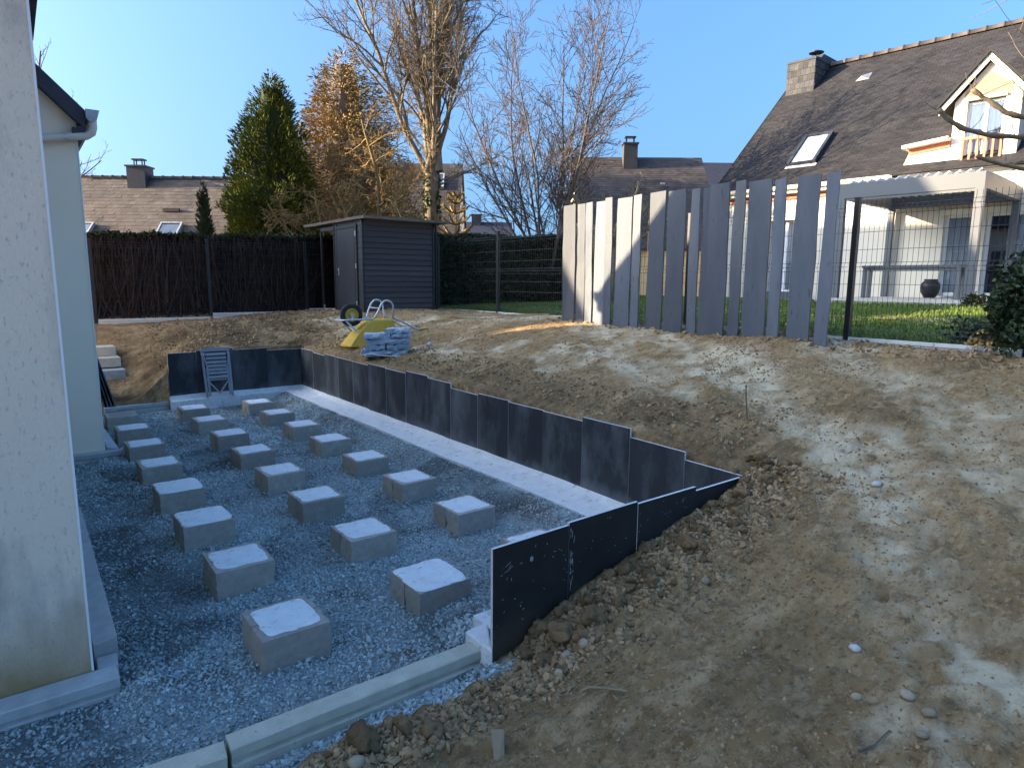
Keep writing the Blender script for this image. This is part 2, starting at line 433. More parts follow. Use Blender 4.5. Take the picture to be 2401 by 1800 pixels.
def base_z(x, y):
    x = np.asarray(x, float); y = np.asarray(y, float)
    xc, yc = np.clip(x, -.5, 8.2), np.clip(y, -3, 15.3)
    sh = xc.shape; q = np.stack([xc.ravel(), yc.ravel()], -1)
    z = np.empty(len(q))
    for i in range(0, len(q), 40000):
        s = q[i:i + 40000]
        d2 = ((s[:, None] - CP[None, :, :2]) ** 2).sum(-1)
        z[i:i + 40000] = _U2(d2) @ _w[:_n] + _w[_n] + s @ _w[_n + 1:]
    z = z.reshape(sh)
    out = np.maximum(np.maximum(x - 8.15, y - 15.35), np.maximum(-.4 - x, -3 - y))
    b = sstep(0, .35, out)
    return z * (1 - b) + outside_z(x, y) * b

TRACKS = [np.array([(7.2, 6.0), (6.6, 4.9), (5.7, 3.4), (5.1, 2.5), (4.4, 1.9), (3.7, 1.35), (3.3, 1.0), (2.6, .3)]),
          np.array([(7.3, 7.3), (6.6, 6.6), (6.1, 5.2), (5.3, 4.1)]),
          np.array([(7.2, 3.6), (6.4, 2.4), (5.6, 1.7), (4.6, .9)])]

def poly_d(x, y, P):
    best = np.full(np.shape(x), 99.)
    for a, b in zip(P[:-1], P[1:]):
        d = b - a; L2 = d @ d
        t = np.clip(((x - a[0]) * d[0] + (y - a[1]) * d[1]) / L2, 0, 1)
        best = np.minimum(best, np.hypot(x - a[0] - t * d[0], y - a[1] - t * d[1]))
    return best

def poly_ds(x, y, P):
    best = np.full(np.shape(x), 99.); S = np.zeros(np.shape(x)); acc = 0.0
    for a, b in zip(P[:-1], P[1:]):
        d = b - a; L2 = d @ d; L = math.sqrt(L2)
        t = np.clip(((x - a[0]) * d[0] + (y - a[1]) * d[1]) / L2, 0, 1)
        q = np.hypot(x - a[0] - t * d[0], y - a[1] - t * d[1])
        S = np.where(q < best, acc + t * L, S); best = np.minimum(best, q); acc += L
    return best, S

def pale_mask(x, y):
    wob = fbm(x * .9, y * .9, 4, 31)
    m_ = np.zeros(np.shape(x))
    for i, P in enumerate(TRACKS):
        m_ = np.maximum(m_, sstep(.62 - .12 * i, .10, poly_d(x, y, P) + .28 * wob) * (1, .7, .55)[i])
    m_ = np.maximum(m_, .8 * sstep(.25, .75, fbm(x * .8 + 9, y * 1.1, 4, 77)) * sstep(4.6, 5.2, x))
    return np.clip(m_ * (.72 + .55 * fbm(x * 6, y * 6, 4, 5)), 0, 1)

def in_pit(x, y):
    a = (x > 2.0) & (x < 4.30) & (y > 2.785) & (y < 12.33)
    return a

def yard_z(x, y):
    """finished dirt surface with its lumps"""
    z = base_z(x, y)
    pale = pale_mask(x, y)
    yard = sstep(.1, -.05, np.maximum(np.maximum(x - 7.95, y - 15.15), np.maximum(-1.5 - x, -3 - y)))
    bank = np.exp(-((x - 4.62) / .45) ** 2) * (y > 3) + 1.3 * sstep(12.2, 12.6, y) * sstep(14.7, 13.5, y) * sstep(5.1, 4.6, x) + sstep(1.9, 2.6, y) * (y < 2.82) * sstep(.2, 1, x)
    amp = (.50 + .45 * sstep(-.2, .6, fbm(x * .7, y * .7, 3, 3)) + .8 * np.clip(bank, 0, 1)) * (1 - .55 * pale)
    d = .012 * fbm(x * 1.3, y * 1.3, 3, 1)
    u_ = x * .8 - y * .6; v_ = x * .6 + y * .8
    d += .018 * fbm(u_ * 2.2, v_ * 7, 4, 8) * (1.1 - .5 * np.clip(bank, 0, 1))
    d += amp * ((.030 + .022 * np.clip(bank, 0, 1)) * lumps(x * 5.1 + .3 * vnoise(x * 3, y * 3, 2), y * 5.1, 4) * sstep(-.1, .5, fbm(x * 1.6, y * 1.6, 2, 14))
                + .012 * lumps(x * 11, y * 11, 6) + .009 * fbm(x * 9, y * 9, 4, 12))
    d += .055 * np.clip(bank, 0, 1) * chunks(x * 4.2 + .3 * vnoise(x * 3, y * 3, 67), y * 4.2, 68) * sstep(12, 12.6, y)
    xw, yw = x + .03 * vnoise(x * 7, y * 7, 61), y + .03 * vnoise(x * 7, y * 7, 62)
    d += (.35 + .65 * np.clip(amp, 0, 1.6)) * (.022 * chunks(xw * 8, yw * 8, 63) * sstep(-.3, .4, fbm(x * 1.9, y * 1.9, 3, 64)) + .011 * chunks(xw * 17, yw * 17, 65))
    d += (.5 + .6 * amp) * .010 * lumps(x * 26, y * 26, 16)
    for i_, P in enumerate(TRACKS):
        dd, ss = poly_ds(x + .05 * vnoise(x * 2, y * 2, 55), y + .05 * vnoise(x * 2, y * 2, 56), P)
        mk = sstep(.34, .22, dd)
        d += mk * (-.022 + .013 * np.sin(ss * 2 * np.pi / .15 + 2.5 * dd / .3) * (.55 + .6 * fbm(x * 2.5, y * 2.5, 3, 57))) + .010 * np.exp(-((dd - .40) / .06) ** 2) * (.6 + .6 * fbm(x * 2, y * 2, 3, 58))
    # shallow ribs left by a caterpillar track
    w = sstep(.55, .25, poly_d(x, y, np.array([(3.0, 2.3), (3.7, 2.0), (4.3, 1.35)])))
    rib = np.sin((x * .55 - y * .83 + .12 * fbm(x * 2, y * 2, 2, 40)) * 2 * np.pi / .17)
    d += .016 * w * rib * (.6 + .4 * fbm(x * 3, y * 3, 2, 41))
    d = .065 * np.tanh(d / .065)
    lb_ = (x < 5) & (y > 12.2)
    dark_soil = np.clip(np.clip(bank, 0, 1) * np.where(lb_, 1.0, .34) * (.75 + .7 * fbm(x * 2.1, y * 2.1, 4, 45)) + .35 * sstep(.25, .7, fbm(x * .75 + 4, y * .95, 4, 46)), 0, 1) * (1 - pale)  # darker soil on the banks, strongest at the back left, plus scattered patches
    return z + d * yard, np.clip(.5 + .5 * pale - .5 * dark_soil, 0, 1), amp

def axis(*segs):
    out = [segs[0][0]]
    for a, b, s in segs:
        k = max(1, int(round((b - a) / s))); out += list(np.linspace(a, b, k + 1)[1:])
    return np.array(out)
def grow(a, end, s0, g=1.35):
    out = []; s = s0; x = a
    sg = 1 if end > a else -1
    while abs(x - a) < abs(end - a):
        x += sg * s; s *= g; out.append(x)
    return out
gx = axis((-.8, .3, .06), (.3, 5.2, .0215), (5.2, 8.3, .042))
gx = np.array(grow(-.8, -900, .2)[::-1] + list(gx) + grow(8.3, 900, .12))
gy = axis((-.6, .3, .05), (.3, 4.6, .0215), (4.6, 15.5, .042))
gy = np.array(grow(-.6, -900, .2)[::-1] + list(gy) + grow(15.5, 900, .12))
GX, GY = np.meshgrid(gx, gy)
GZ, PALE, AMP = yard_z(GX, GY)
# the gravel strip in front of the kerb and the pit are dug out
strip_edge = 2.66 + .05 * fbm(GX * 3, GX * 0 + 2, 3, 50)
dig = in_pit(GX, GY) | ((GY > 2.82) & (GX < 2.02) & (GX > -3) & (GY < 12.24))
GZ = np.where(dig, -.22, GZ)
sl = sstep(0, .16, GY - strip_edge) * (GX < 1.97) * (GY < 2.9) * (GX > -3)
GZ = GZ * (1 - sl) + sl * -.12
ownh = (GX < .9) & (GY > 3.9) & (GY < 12.3)
GZ = np.where(ownh, -.25, GZ)
ny, nx = GX.shape
I = np.arange(nx * ny).reshape(ny, nx)
Fq = np.stack([I[:-1, :-1], I[:-1, 1:], I[1:, 1:], I[1:, :-1]], -1).reshape(-1, 4)
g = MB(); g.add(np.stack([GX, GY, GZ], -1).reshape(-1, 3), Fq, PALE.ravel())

def ground_mat():
    mt, nt, p = NT('bare_earth')
    N, L = nt.nodes, nt.links
    tc = N.new('ShaderNodeTexCoord'); src = tc.outputs['Object']
    def noise(s, d=6, r=.6, st=None):
        v = src
        if st:
            mp = N.new('ShaderNodeMapping'); mp.inputs['Scale'].default_value = st; mp.inputs['Rotation'].default_value = (0, 0, .6)
            L.new(src, mp.inputs[0]); v = mp.outputs[0]
        n = N.new('ShaderNodeTexNoise'); n.inputs['Scale'].default_value = s; n.inputs['Detail'].default_value = d; n.inputs['Roughness'].default_value = r
        L.new(v, n.inputs['Vector']); return n.outputs['Fac']
    def rng(f, a, b, c=0., d=1.):
        r = N.new('ShaderNodeMapRange'); r.inputs[1].default_value = a; r.inputs[2].default_value = b
        r.inputs[3].default_value = c; r.inputs[4].default_value = d; L.new(f, r.inputs[0]); return r.outputs[0]
    def mix(f, a, b):
        mx = N.new('ShaderNodeMix'); mx.data_type = 'RGBA'; L.new(f, mx.inputs[0])
        for s_, i in ((a, 6), (b, 7)):
            if isinstance(s_, tuple): mx.inputs[i].default_value = (*s_, 1)
            else: L.new(s_, mx.inputs[i])
        return mx.outputs[2]
    at = N.new('ShaderNodeAttribute'); at.attribute_name = 'tint'
    c = mix(rng(noise(.9, 6), .35, .65), (.335, .215, .10), (.235, .147, .068))
    c = mix(rng(noise(2.6, 7, .65, (1, 3, 1)), .50, .68), c, (.46, .325, .17))
    c = mix(rng(noise(1.7, 5), .60, .74), c, (.15, .09, .042))
    c = mix(rng(noise(6.5, 7, .72), .53, .62, 0, .8), c, (.165, .10, .047))
    c = mix(rng(noise(9.5, 6, .7, (1, 2.2, 1)), .56, .66, 0, .7), c, (.45, .325, .175))
    c = mix(rng(noise(16, 4, .7), .54, .68, 0, .75), c, (.42, .305, .175))
    c = mix(rng(noise(30, 4, .65), .55, .66, 0, .75), c, (.125, .077, .04))
    pm = N.new('ShaderNodeMath'); pm.operation = 'MULTIPLY'
    L.new(rng(at.outputs['Fac'], .5, .92), pm.inputs[0]); L.new(rng(noise(7, 6, .7), .30, .54), pm.inputs[1])
    c = mix(pm.outputs[0], c, (.58, .475, .31))
    dk_ = N.new('ShaderNodeMath'); dk_.operation = 'MULTIPLY'
    L.new(rng(at.outputs['Fac'], .5, 0.0), dk_.inputs[0]); L.new(rng(noise(9, 5, .7), .30, .60, .45, 1.0), dk_.inputs[1])
    c = mix(dk_.outputs[0], c, (.085, .052, .026))
    L.new(c, p.inputs['Base Color']); p.inputs['Roughness'].default_value = 1.0; p.inputs['Specular IOR Level'].default_value = .1
    b1 = N.new('ShaderNodeBump'); b1.inputs['Strength'].default_value = 1.0; b1.inputs['Distance'].default_value = .025
    L.new(noise(34, 6, .7), b1.inputs['Height'])
    L.new(b1.outputs[0], p.inputs['Normal'])
    return mt
M['earth'] = ground_mat()
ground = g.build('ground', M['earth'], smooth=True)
tag(ground, 'bare lumpy brown earth of the cleared garden sloping up from the pit', kind='structure')

_gz_cache = GZ.copy()
def gz_at(x, y):
    """height of the built ground sheet"""
    x = np.asarray(x, float); y = np.asarray(y, float)
    i = np.clip(np.searchsorted(gx, x) - 1, 0, nx - 2); j = np.clip(np.searchsorted(gy, y) - 1, 0, ny - 2)
    fx = (x - gx[i]) / (gx[i + 1] - gx[i]); fy = (y - gy[j]) / (gy[j + 1] - gy[j])
    return (GZ[j, i] * (1 - fx) * (1 - fy) + GZ[j, i + 1] * fx * (1 - fy) + GZ[j + 1, i] * (1 - fx) * fy + GZ[j + 1, i + 1] * fx * fy)

# ------------------------------------------------------------------ gravel bed
def bed_z(x, y):
    z = .012 * fbm(x * 1.4, y * 1.4, 3, 21) + .006 * fbm(x * 6, y * 6, 3, 22)
    z += .10 * np.exp(-((x - 2.35) / .5) ** 2 - ((y - 3.25) / .3) ** 2)           # rise against the near slabs
    z += .07 * np.exp(-((x - .35) / .16) ** 2 - ((y - 7.3) / .5) ** 2)            # ridges of gravel along the house
    z += .08 * np.exp(-((x - .75) / .22) ** 2 - ((y - 8.75) / .55) ** 2)
    z += .07 * np.exp(-((x - .42) / .12) ** 2 - ((y - 3.72) / .30) ** 2)
    z -= .03 * np.exp(-((x - .7) / .35) ** 2 - ((y - 5.4) / 1.2) ** 2)
    z += .145 * sstep(3.42, 3.90, x) * sstep(3.1, 3.6, y)                           # banked up to the footing
    z += .115 * np.exp(-((x - 2.1) / .28) ** 2 - ((y - 2.70) / .13) ** 2)
    return z
def mud_mask(x, y):
    """trodden, earthy places where the crushed stone is thin"""
    m_ = .95 * np.exp(-((x - .62) / .42) ** 2) * sstep(4.1, 5.0, y) * sstep(8.6, 7.2, y) + .6 * np.exp(-((x - 1.0) / .5) ** 2) * sstep(8.6, 9.5, y) * sstep(12, 11, y)
    return np.clip(m_ * (.9 + .5 * fbm(x * 2.2, y * 2.2, 4, 72)) + .8 * sstep(.28, .6, fbm(x * .95 + 2, y * .95, 4, 73)), 0, 1)
bx = np.concatenate([np.linspace(-3, -.3, 28)[:-1], np.linspace(-.3, 4.30, 150)])
by = np.concatenate([np.linspace(2.50, 7, 130)[:-1], np.linspace(7, 12.30, 100)])
BX, BY = np.meshgrid(bx, by)
BZ = bed_z(BX, BY)
BZ = np.where((BX > 2.08) & (BY < 2.78), BZ - .3 * sstep(2.08, 2.25, BX), BZ)
b = MB(); I = np.arange(BX.size).reshape(BX.shape)
MUD = mud_mask(BX, BY)
b.add(np.stack([BX, BY, BZ], -1).reshape(-1, 3), np.stack([I[:-1, :-1], I[:-1, 1:], I[1:, 1:], I[1:, :-1]], -1).reshape(-1, 4),
      np.clip(.62 - .62 * MUD + .35 * sstep(.35, .75, fbm(BX * 1.2 + 8, BY * 1.2, 4, 69)), 0, 1).ravel())
M['bed'] = mat('gravel_fines', (.19, .215, .21), .95, (.25, .275, .268), 38, .9, 55, .15, blotch=(.12, .10, .08), bl_scale=1.5, bl_lo=.50, bl_hi=.62, bdist=.02, tint=.62)
tag(b.build('gravel_bed', M['bed'], smooth=True), 'bed of blue grey crushed stone filling the pit', kind='structure')

# loose stones of the bed: real pieces, too many to count
def ico():
    t = (1 + 5 ** .5) / 2
    v = np.array([(-1, t, 0), (1, t, 0), (-1, -t, 0), (1, -t, 0), (0, -1, t), (0, 1, t), (0, -1, -t), (0, 1, -t), (t, 0, -1), (t, 0, 1), (-t, 0, -1), (-t, 0, 1)], float)
    f = np.array([(0, 11, 5), (0, 5, 1), (0, 1, 7), (0, 7, 10), (0, 10, 11), (1, 5, 9), (5, 11, 4), (11, 10, 2), (10, 7, 6), (7, 1, 8), (3, 9, 4), (3, 4, 2), (3, 2, 6), (3, 6, 8), (3, 8, 9), (4, 9, 5), (2, 4, 11), (6, 2, 10), (8, 6, 7), (9, 8, 1)])
    return v / np.linalg.norm(v[0]), f
ICO_V, ICO_F = ico()
CUB_V = np.array([(-1, -1, -1), (1, -1, -1), (1, 1, -1), (-1, 1, -1), (-1, -1, 1), (1, -1, 1), (1, 1, 1), (-1, 1, 1)], float) / 1.73

def rand_rot(n):
    q = RNG.normal(size=(n, 4)); q /= np.linalg.norm(q, axis=1)[:, None]
    w, x, y, z = q.T
    return np.stack([1 - 2 * (y * y + z * z), 2 * (x * y - z * w), 2 * (x * z + y * w), 2 * (x * y + z * w), 1 - 2 * (x * x + z * z), 2 * (y * z - x * w),
                     2 * (x * z - y * w), 2 * (y * z + x * w), 1 - 2 * (x * x + y * y)], -1).reshape(n, 3, 3)

def scatter(mb, pos, size, kind='ico', flat=.65, jit=.28, tint=None):
    n = len(pos)
    if n == 0: return
    V, Fc = (ICO_V, ICO_F) if kind == 'ico' else (CUB_V, BOXF)
    v = V[None] * (1 + jit * RNG.normal(size=(n, len(V), 1)).clip(-1.6, 1.6))
    v = v * np.stack([np.ones(n), RNG.uniform(.6, 1, n), RNG.uniform(flat * .7, flat * 1.2, n)], -1)[:, None]
    v = np.einsum('nij,nkj->nki', rand_rot(n), v) * size[:, None, None] + pos[:, None]
    f = (Fc[None] + (np.arange(n) * len(V))[:, None, None]).reshape(-1, Fc.shape[1])
    t = RNG.uniform(0, 1, n) if tint is None else tint
    mb.add(v.reshape(-1, 3), f, np.repeat(t, len(V)))

COLX = [1.1555, 2.1388, 3.1186]
ROWY = [3.7556 + 1.0568 * (8 - k) for k in range(1, 9)]
JIT = {}
for c_ in range(3):
    for k_ in range(8): JIT[c_, k_] = (random.uniform(-.012, .012), random.uniform(-.012, .012))

def gravel_ok(x, y):
    ok = ~((x < .19) & (y > 3.99)) & ~((x < .77) & (y > 9.2)) & (x < 3.885) & (y < 12.03)
    ok &= ~((x < .31) & (x > .16) & (y > 4.0) & (y < 7.0)) & ~((x < .29) & (y > 3.81) & (y < 3.98))
    ok &= ~((y > 2.84) & (y < 2.985) & (x < 1.97))
    ok &= ~((x > 1.97) & (y < 2.80) & (y > 2.68)) & ~((x > 2.12) & (y < 2.80)) & ~((x > 1.95) & (x < 2.11) & (y > 2.75) & (y < 3.05))
    for c_, X_ in enumerate(COLX):
        for Y_ in ROWY: ok &= ~((abs(x - X_) < .2) & (abs(y - Y_) < .213))
    return ok
gs = MB()
def sow(n, x0, x1, y0, y1, s0, s1, kind, pick=None):
    x, y = RNG.uniform(x0, x1, n), RNG.uniform(y0, y1, n)
    dens = sstep(-.55, .15, fbm(x * .9 + 3, y * .9, 3, 61)) * .55 + .45
    k = gravel_ok(x, y) & (RNG.uniform(0, 1, n) < dens * (1 - .62 * mud_mask(x, y)))
    x, y = x[k], y[k]
    sz = s0 + (s1 - s0) * RNG.power(.45, len(x))
    z = bed_z(x, y) + sz * .25
    tn = np.clip(RNG.normal(.5, .24, len(x)) + .12 * fbm(x * .8, y * .8, 2, 66) - .30 * mud_mask(x, y), 0, 1)
    scatter(gs, np.stack([x, y, z], -1), sz, kind, tint=tn)
sow(62000, -.6, 2.4, 2.62, 4.7, .0065, .0175, 'cube')
sow(26000, .2, 3.0, 4.5, 5.8, .007, .017, 'cube')
sow(24000, 2.2, 4.0, 3.0, 5.8, .007, .017, 'cube')
sow(2500, 1.9, 2.3, 2.55, 3.3, .008, .022, 'ico')
sow(34000, .2, 4.0, 5.6, 7.8, .008, .018, 'cube')
sow(26000, .3, 4.0, 7.6, 12.1, .010, .022, 'cube')
sow(5000, -.4, 2.1, 2.58, 2.86, .009, .022, 'ico')
xr, yr = [], []
for c_, X_ in enumerate(COLX):
    for Y_ in ROWY:
        k_ = 70; a_ = RNG.uniform(0, 4, k_); sd = a_.astype(int); f_ = (a_ - sd) * 2 - 1
        o_ = RNG.exponential(.022, k_) + .006
        xr.append(X_ + np.where(sd == 0, f_ * .21, np.where(sd == 1, f_ * .21, np.where(sd == 2, .2 + o_, -.2 - o_))))
        yr.append(Y_ + np.where(sd == 0, .213 + o_, np.where(sd == 1, -.213 - o_, f_ * .22)))
xr, yr = np.concatenate(xr), np.concatenate(yr); sz = .009 + .010 * RNG.power(.5, len(xr))
scatter(gs, np.stack([xr, yr, bed_z(xr, yr) + sz * RNG.uniform(.3, 1.3, len(xr))], -1), sz, 'ico', tint=np.clip(RNG.normal(.55, .2, len(xr)), 0, 1))
tag(gs.build('gravel', M['gravel']), 'loose blue grey crushed stones lying over the pit floor', kind='stuff')

# stones, crumbs and clods strewn over the bare earth
ps = MB()
def strew(n, x0, x1, y0, y1, s0, s1, kind, dn=None):
    x, y = RNG.uniform(x0, x1, n), RNG.uniform(y0, y1, n)
    ok = ~in_pit(x, y) & ~((y > 2.66) & (x < 1.96)) & ~((y > 2.74) & (y < 2.8) & (x < 4.3)) & (x < 7.95) & ~((x < .9) & (y > 3)) & (y < 15.1)
    if dn is not None: ok &= RNG.uniform(0, 1, n) < dn(x, y)
    ok &= ~((x > 5.8) & (y > 12.85))
    x, y = x[ok], y[ok]
    sz = s0 + (s1 - s0) * RNG.power(.35, len(x))
    z = gz_at(x, y) + sz * .2
    scatter(ps, np.stack([x, y, z], -1), sz, kind, flat=.6)
patch = lambda x, y: .25 + .75 * sstep(-.2, .5, fbm(x * 1.5, y * 1.5, 3, 71))
rimd = lambda x, y: np.clip(sstep(2.0, 2.75, y), 0, 1)
strew(16000, .3, 4.6, .3, 2.9, .003, .012, 'ico', patch)
strew(14000, 1.9, 4.6, 2.0, 2.765, .004, .026, 'ico', rimd)
strew(2500, .7, 2.2, 2.3, 2.70, .006, .03, 'ico')
strew(14000, 4.4, 8, 0, 5, .004, .016, 'cube', patch)
strew(14000, 4.45, 8, 3, 13, .006, .020, 'cube', patch)
strew(2500, 4.45, 5.2, 3, 12.5, .008, .035, 'cube')
strew(4000, .9, 5.8, 12.45, 15.1, .01, .04, 'cube')
strew(900, 7.3, 7.95, 2, 8.7, .012, .05, 'cube')
tag(ps.build('earth_crumbs', M['pebble']), 'crumbs of earth and small stones strewn over the bare ground', kind='stuff')

# ------------------------------------------------------------------ neighbour's lawn
lx, ly = np.meshgrid(np.linspace(8.12, 15.6, 90), np.linspace(-5, 15.3, 160))
lz = base_z(np.maximum(lx, 8.6), ly) + .012 + .01 * fbm(lx * 1.5, ly * 1.5, 3, 81)
l = MB(); I = np.arange(lx.size).reshape(lx.shape)
l.add(np.stack([lx, ly, lz], -1).reshape(-1, 3), np.stack([I[:-1, :-1], I[:-1, 1:], I[1:, 1:], I[1:, :-1]], -1).reshape(-1, 4))
tag(l.build('lawn', M['lawn'], smooth=True), 'green lawn of the neighbouring garden behind the mesh fence', kind='structure')
n = 45000
x = RNG.uniform(8.15, 15.2, n); y = RNG.uniform(0, 15.2, n)
z = base_z(np.maximum(x, 8.6), y) + .012
a = RNG.uniform(0, 6.28, n); h = RNG.uniform(.025, .065, n); w = RNG.uniform(.006, .013, n)
lean = RNG.normal(0, .02, (n, 2))
P0 = np.stack([x - w * np.cos(a), y - w * np.sin(a), z], -1); P1 = np.stack([x + w * np.cos(a), y + w * np.sin(a), z], -1)
P2 = np.stack([x + lean[:, 0], y + lean[:, 1], z + h], -1)
gb = MB(); gb.add(np.stack([P0, P1, P2], 1).reshape(-1, 3), np.arange(3 * n).reshape(-1, 3), np.repeat(RNG.uniform(0, 1, n), 3))
tag(gb.build('grass', M['grass']), 'short grass blades of the neighbouring lawn', kind='stuff')
# ------------------------------------------------------------------ own house at the left
house = thing('house', (0, 0, 0), 0, 'cream rendered house at the left edge with stained wall and dark eaves', 'house')
w = MB(); w.prism([(.18, -.2), (.18, 4.93), (-4.8, 9.91), (-9.8, 4.93), (-9.8, -.2)], 'y', 3.98, 9.2)
tag(w.build('wall', M['render'], house), 'pinkish rendered wall with grey streaks and a brown stain at its foot')
w = MB(); w.prism([(.75, -.2), (.75, 3.98), (-3.05, 7.78), (-6.85, 3.98), (-6.85, -.2)], 'y', 9.2, 12.2)
tag(w.build('wall', M['render2'], house), 'smooth cream gable wall under a sloping dark eave')
def gable_roof(mb, xe, ze, xr, zr, y0, y1, th=.2):
    mb.prism([(xe, ze), (xr, zr), (2 * xr - xe, ze), (2 * xr - xe, ze - th), (xr, zr - th * 1.0), (xe, ze - th)], 'y', y0, y1)
r = MB(); gable_roof(r, .43, 4.90, -4.8, 10.13, 3.86, 9.24, .16); r.build('roof', M['darkroof'], house)
r = MB(); gable_roof(r, .83, 4.06, -3.05, 7.94, 9.06, 12.26, .21); r.build('roof', M['darkroof'], house)
f = MB(); f.box(.755, .83, 9.07, 12.25, 3.80, 3.88); f.box(.70, .79, 9.072, 9.16, 3.74, 3.86); f.build('eave_board', M['darkroof'], house)
gt = MB(); hp = [(.84 + .13 * (i / 8), 4.045 - .115 * math.sin(math.pi * (.08 + .62 * i / 8))) for i in range(9)]
poly = hp + [(p + .004, q + .006) for p, q in hp[::-1]]
gt.prism([(.835, 4.06), (.835, 3.97), (.86, 3.935), (.90, 3.93), (.94, 3.96), (.965, 4.045), (.972, 4.06)], 'y', 9.0, 12.26)
gt.build('gutter', M['zinc'], house)
dp = MB(); dp.tube([(.90, 9.06, 3.96), (.90, 9.06, 3.88), (.885, 9.07, 3.82), (.83, 9.09, 3.78), (.72, 9.10, 3.765), (.45, 9.115, 3.715), (.1, 9.13, 3.65), (-.4, 9.13, 3.56)], .042, 10)
dpo = dp.build('downpipe', M['pvc'], house, smooth=True)
for t_ in (.63, -.1):
    bk = MB(); zz = 3.715 + (t_ - .45) * .186
    bk.tube([(t_, 9.115, zz - .03), (t_ + .012, 9.115, zz + .03)], .049, 10); bk.build('bracket', M['zinc'], dpo, smooth=True)
c = MB(); c.box(.172, .183, 3.976, 3.99, .10, 4.9); c.build('corner_bead', M['trim'], house)
c = MB(); c.box(.742, .754, 9.194, 9.206, .05, 3.9); c.build('corner_bead', M['trim'], house)

# neighbouring house outside the frame, which shades the back of the garden
nb = thing('house', (0, 0, 1.5), 0, 'rendered house standing farther back behind the left wall')
nb['kind'] = 'structure'
w = MB(); w.prism([(.3, -.3), (.3, 5.66), (-5, 9.26), (-10.3, 5.66), (-10.3, -.3)], 'y', 20.5, 31.2); w.build('wall', M['wall'], nb)
w = MB(); w.box(-12.6, -10.3, 20.5, 25, -.3, 5.2); w.build('sun_blocker', M['wall'], nb)  # unseen box added only to stop a low strip of sun across the earth
r = MB(); gable_roof(r, .5, 5.72, -5, 9.46, 20.4, 31.3, .14); r.build('roof', M['darkroof'], nb)

# ------------------------------------------------------------------ concrete pedestals
def block_half(y0, y1):
    m_ = MB(); m_.box(-.2, .2, y0, y1, -.08, .2); return m_
import bmesh
def bev(mb, name, mt, off=.004):
    me = mb.mesh(name); bm = bmesh.new(); bm.from_mesh(me)
    bmesh.ops.bevel(bm, geom=list(bm.edges), offset=off, segments=1, affect='EDGES')
    bm.to_mesh(me); bm.free(); me.materials.append(mt); return me
def worn_half(y0, y1, seed):
    me = block_half(y0, y1).mesh('half_block'); bm = bmesh.new(); bm.from_mesh(me)
    bmesh.ops.remove_doubles(bm, verts=bm.verts, dist=1e-5)
    bmesh.ops.subdivide_edges(bm, edges=list(bm.edges), cuts=7, use_grid_fill=True)
    rs = np.random.default_rng(seed); c = np.array([0, (y0 + y1) / 2, .06])
    for v in bm.verts:
        p = np.array(v.co); e = int(abs(abs(p[0]) - .2) < 1e-4) + int(abs(p[1] - y0) < 1e-4 or abs(p[1] - y1) < 1e-4) + int(p[2] > .1995)
        s = .0016 if e < 2 else .004 + .007 * max(0, rs.normal() - 1.0)
        v.co = Vector(p - (p - c) / np.linalg.norm(p - c) * abs(rs.normal()) * s)
    bm.to_mesh(me); bm.free(); me.materials.append(M['block']); return me
halves = [(worn_half(-.213, -.0028, 500 + q), worn_half(.0028, .213, 520 + q)) for q in range(6)]
def cap_mesh(seed, ax, ay, rough, th=.006):
    rr = np.random.default_rng(seed); k = 72
    a = np.arange(k) * 2 * np.pi / k
    e = 9
    r_ = (np.abs(np.cos(a)) ** e + np.abs(np.sin(a)) ** e) ** (-1 / e)
    nz = fbm(np.cos(a) * 3 + seed, np.sin(a) * 3, 4, seed)
    r_ = r_ * (1 + rough * nz)
    X, Y = np.clip(ax * r_ * np.cos(a), -.1995, .1995), np.clip(ay * r_ * np.sin(a), -.2125, .2125)
    m_ = MB(); v = []; rings = [(1.0, 0), (.985, .6), (.93, 1.0), (.6, 1.05), (.3, .95)]
    for s_, h in rings:
        hh = .2 + th * (h * (1 + .25 * fbm(X * 18 * s_ + seed, Y * 18 * s_, 3, seed + 3))) + (0 if h else .0005)
        v.append(np.stack([X * s_, Y * s_, hh], -1))
    v.append(np.array([[0, 0, .2 + th]]))
    V = np.concatenate(v); i = np.arange(k); j = (i + 1) % k
    F_ = np.concatenate([np.stack([q * k + i, q * k + j, (q + 1) * k + j, (q + 1) * k + i], -1) for q in range(len(rings) - 1)])
    m_.add(V, F_); m_.add(np.concatenate([v[-2], v[-1]]), np.stack([i, j, np.full(k, k)], -1))
    return m_
caps = []
for s_ in range(10):
    me = cap_mesh(s_, .163 + .006 * (s_ % 3), .176 + .005 * (s_ % 2), .05).mesh('cement_fill', True); me.materials.append(M['fresh']); caps.append(me)
smear = []
for s_ in range(4):
    me = cap_mesh(40 + s_, .196, .209, .05, .008).mesh('cement_fill', True); me.materials.append(M['fresh']); smear.append(me)
darkcap = cap_mesh(70, .15, .162, .03, .002).mesh('cement_fill', True); darkcap.materials.append(M['block'])
COLN = ['left row along the house', 'middle row', 'right row beside the long wall']
PLACE = ['farthest from the camera', 'second from the far end', 'third from the far end', 'fourth from the far end', 'fourth from the near end', 'third from the near end', 'second from the near end', 'nearest to the camera']
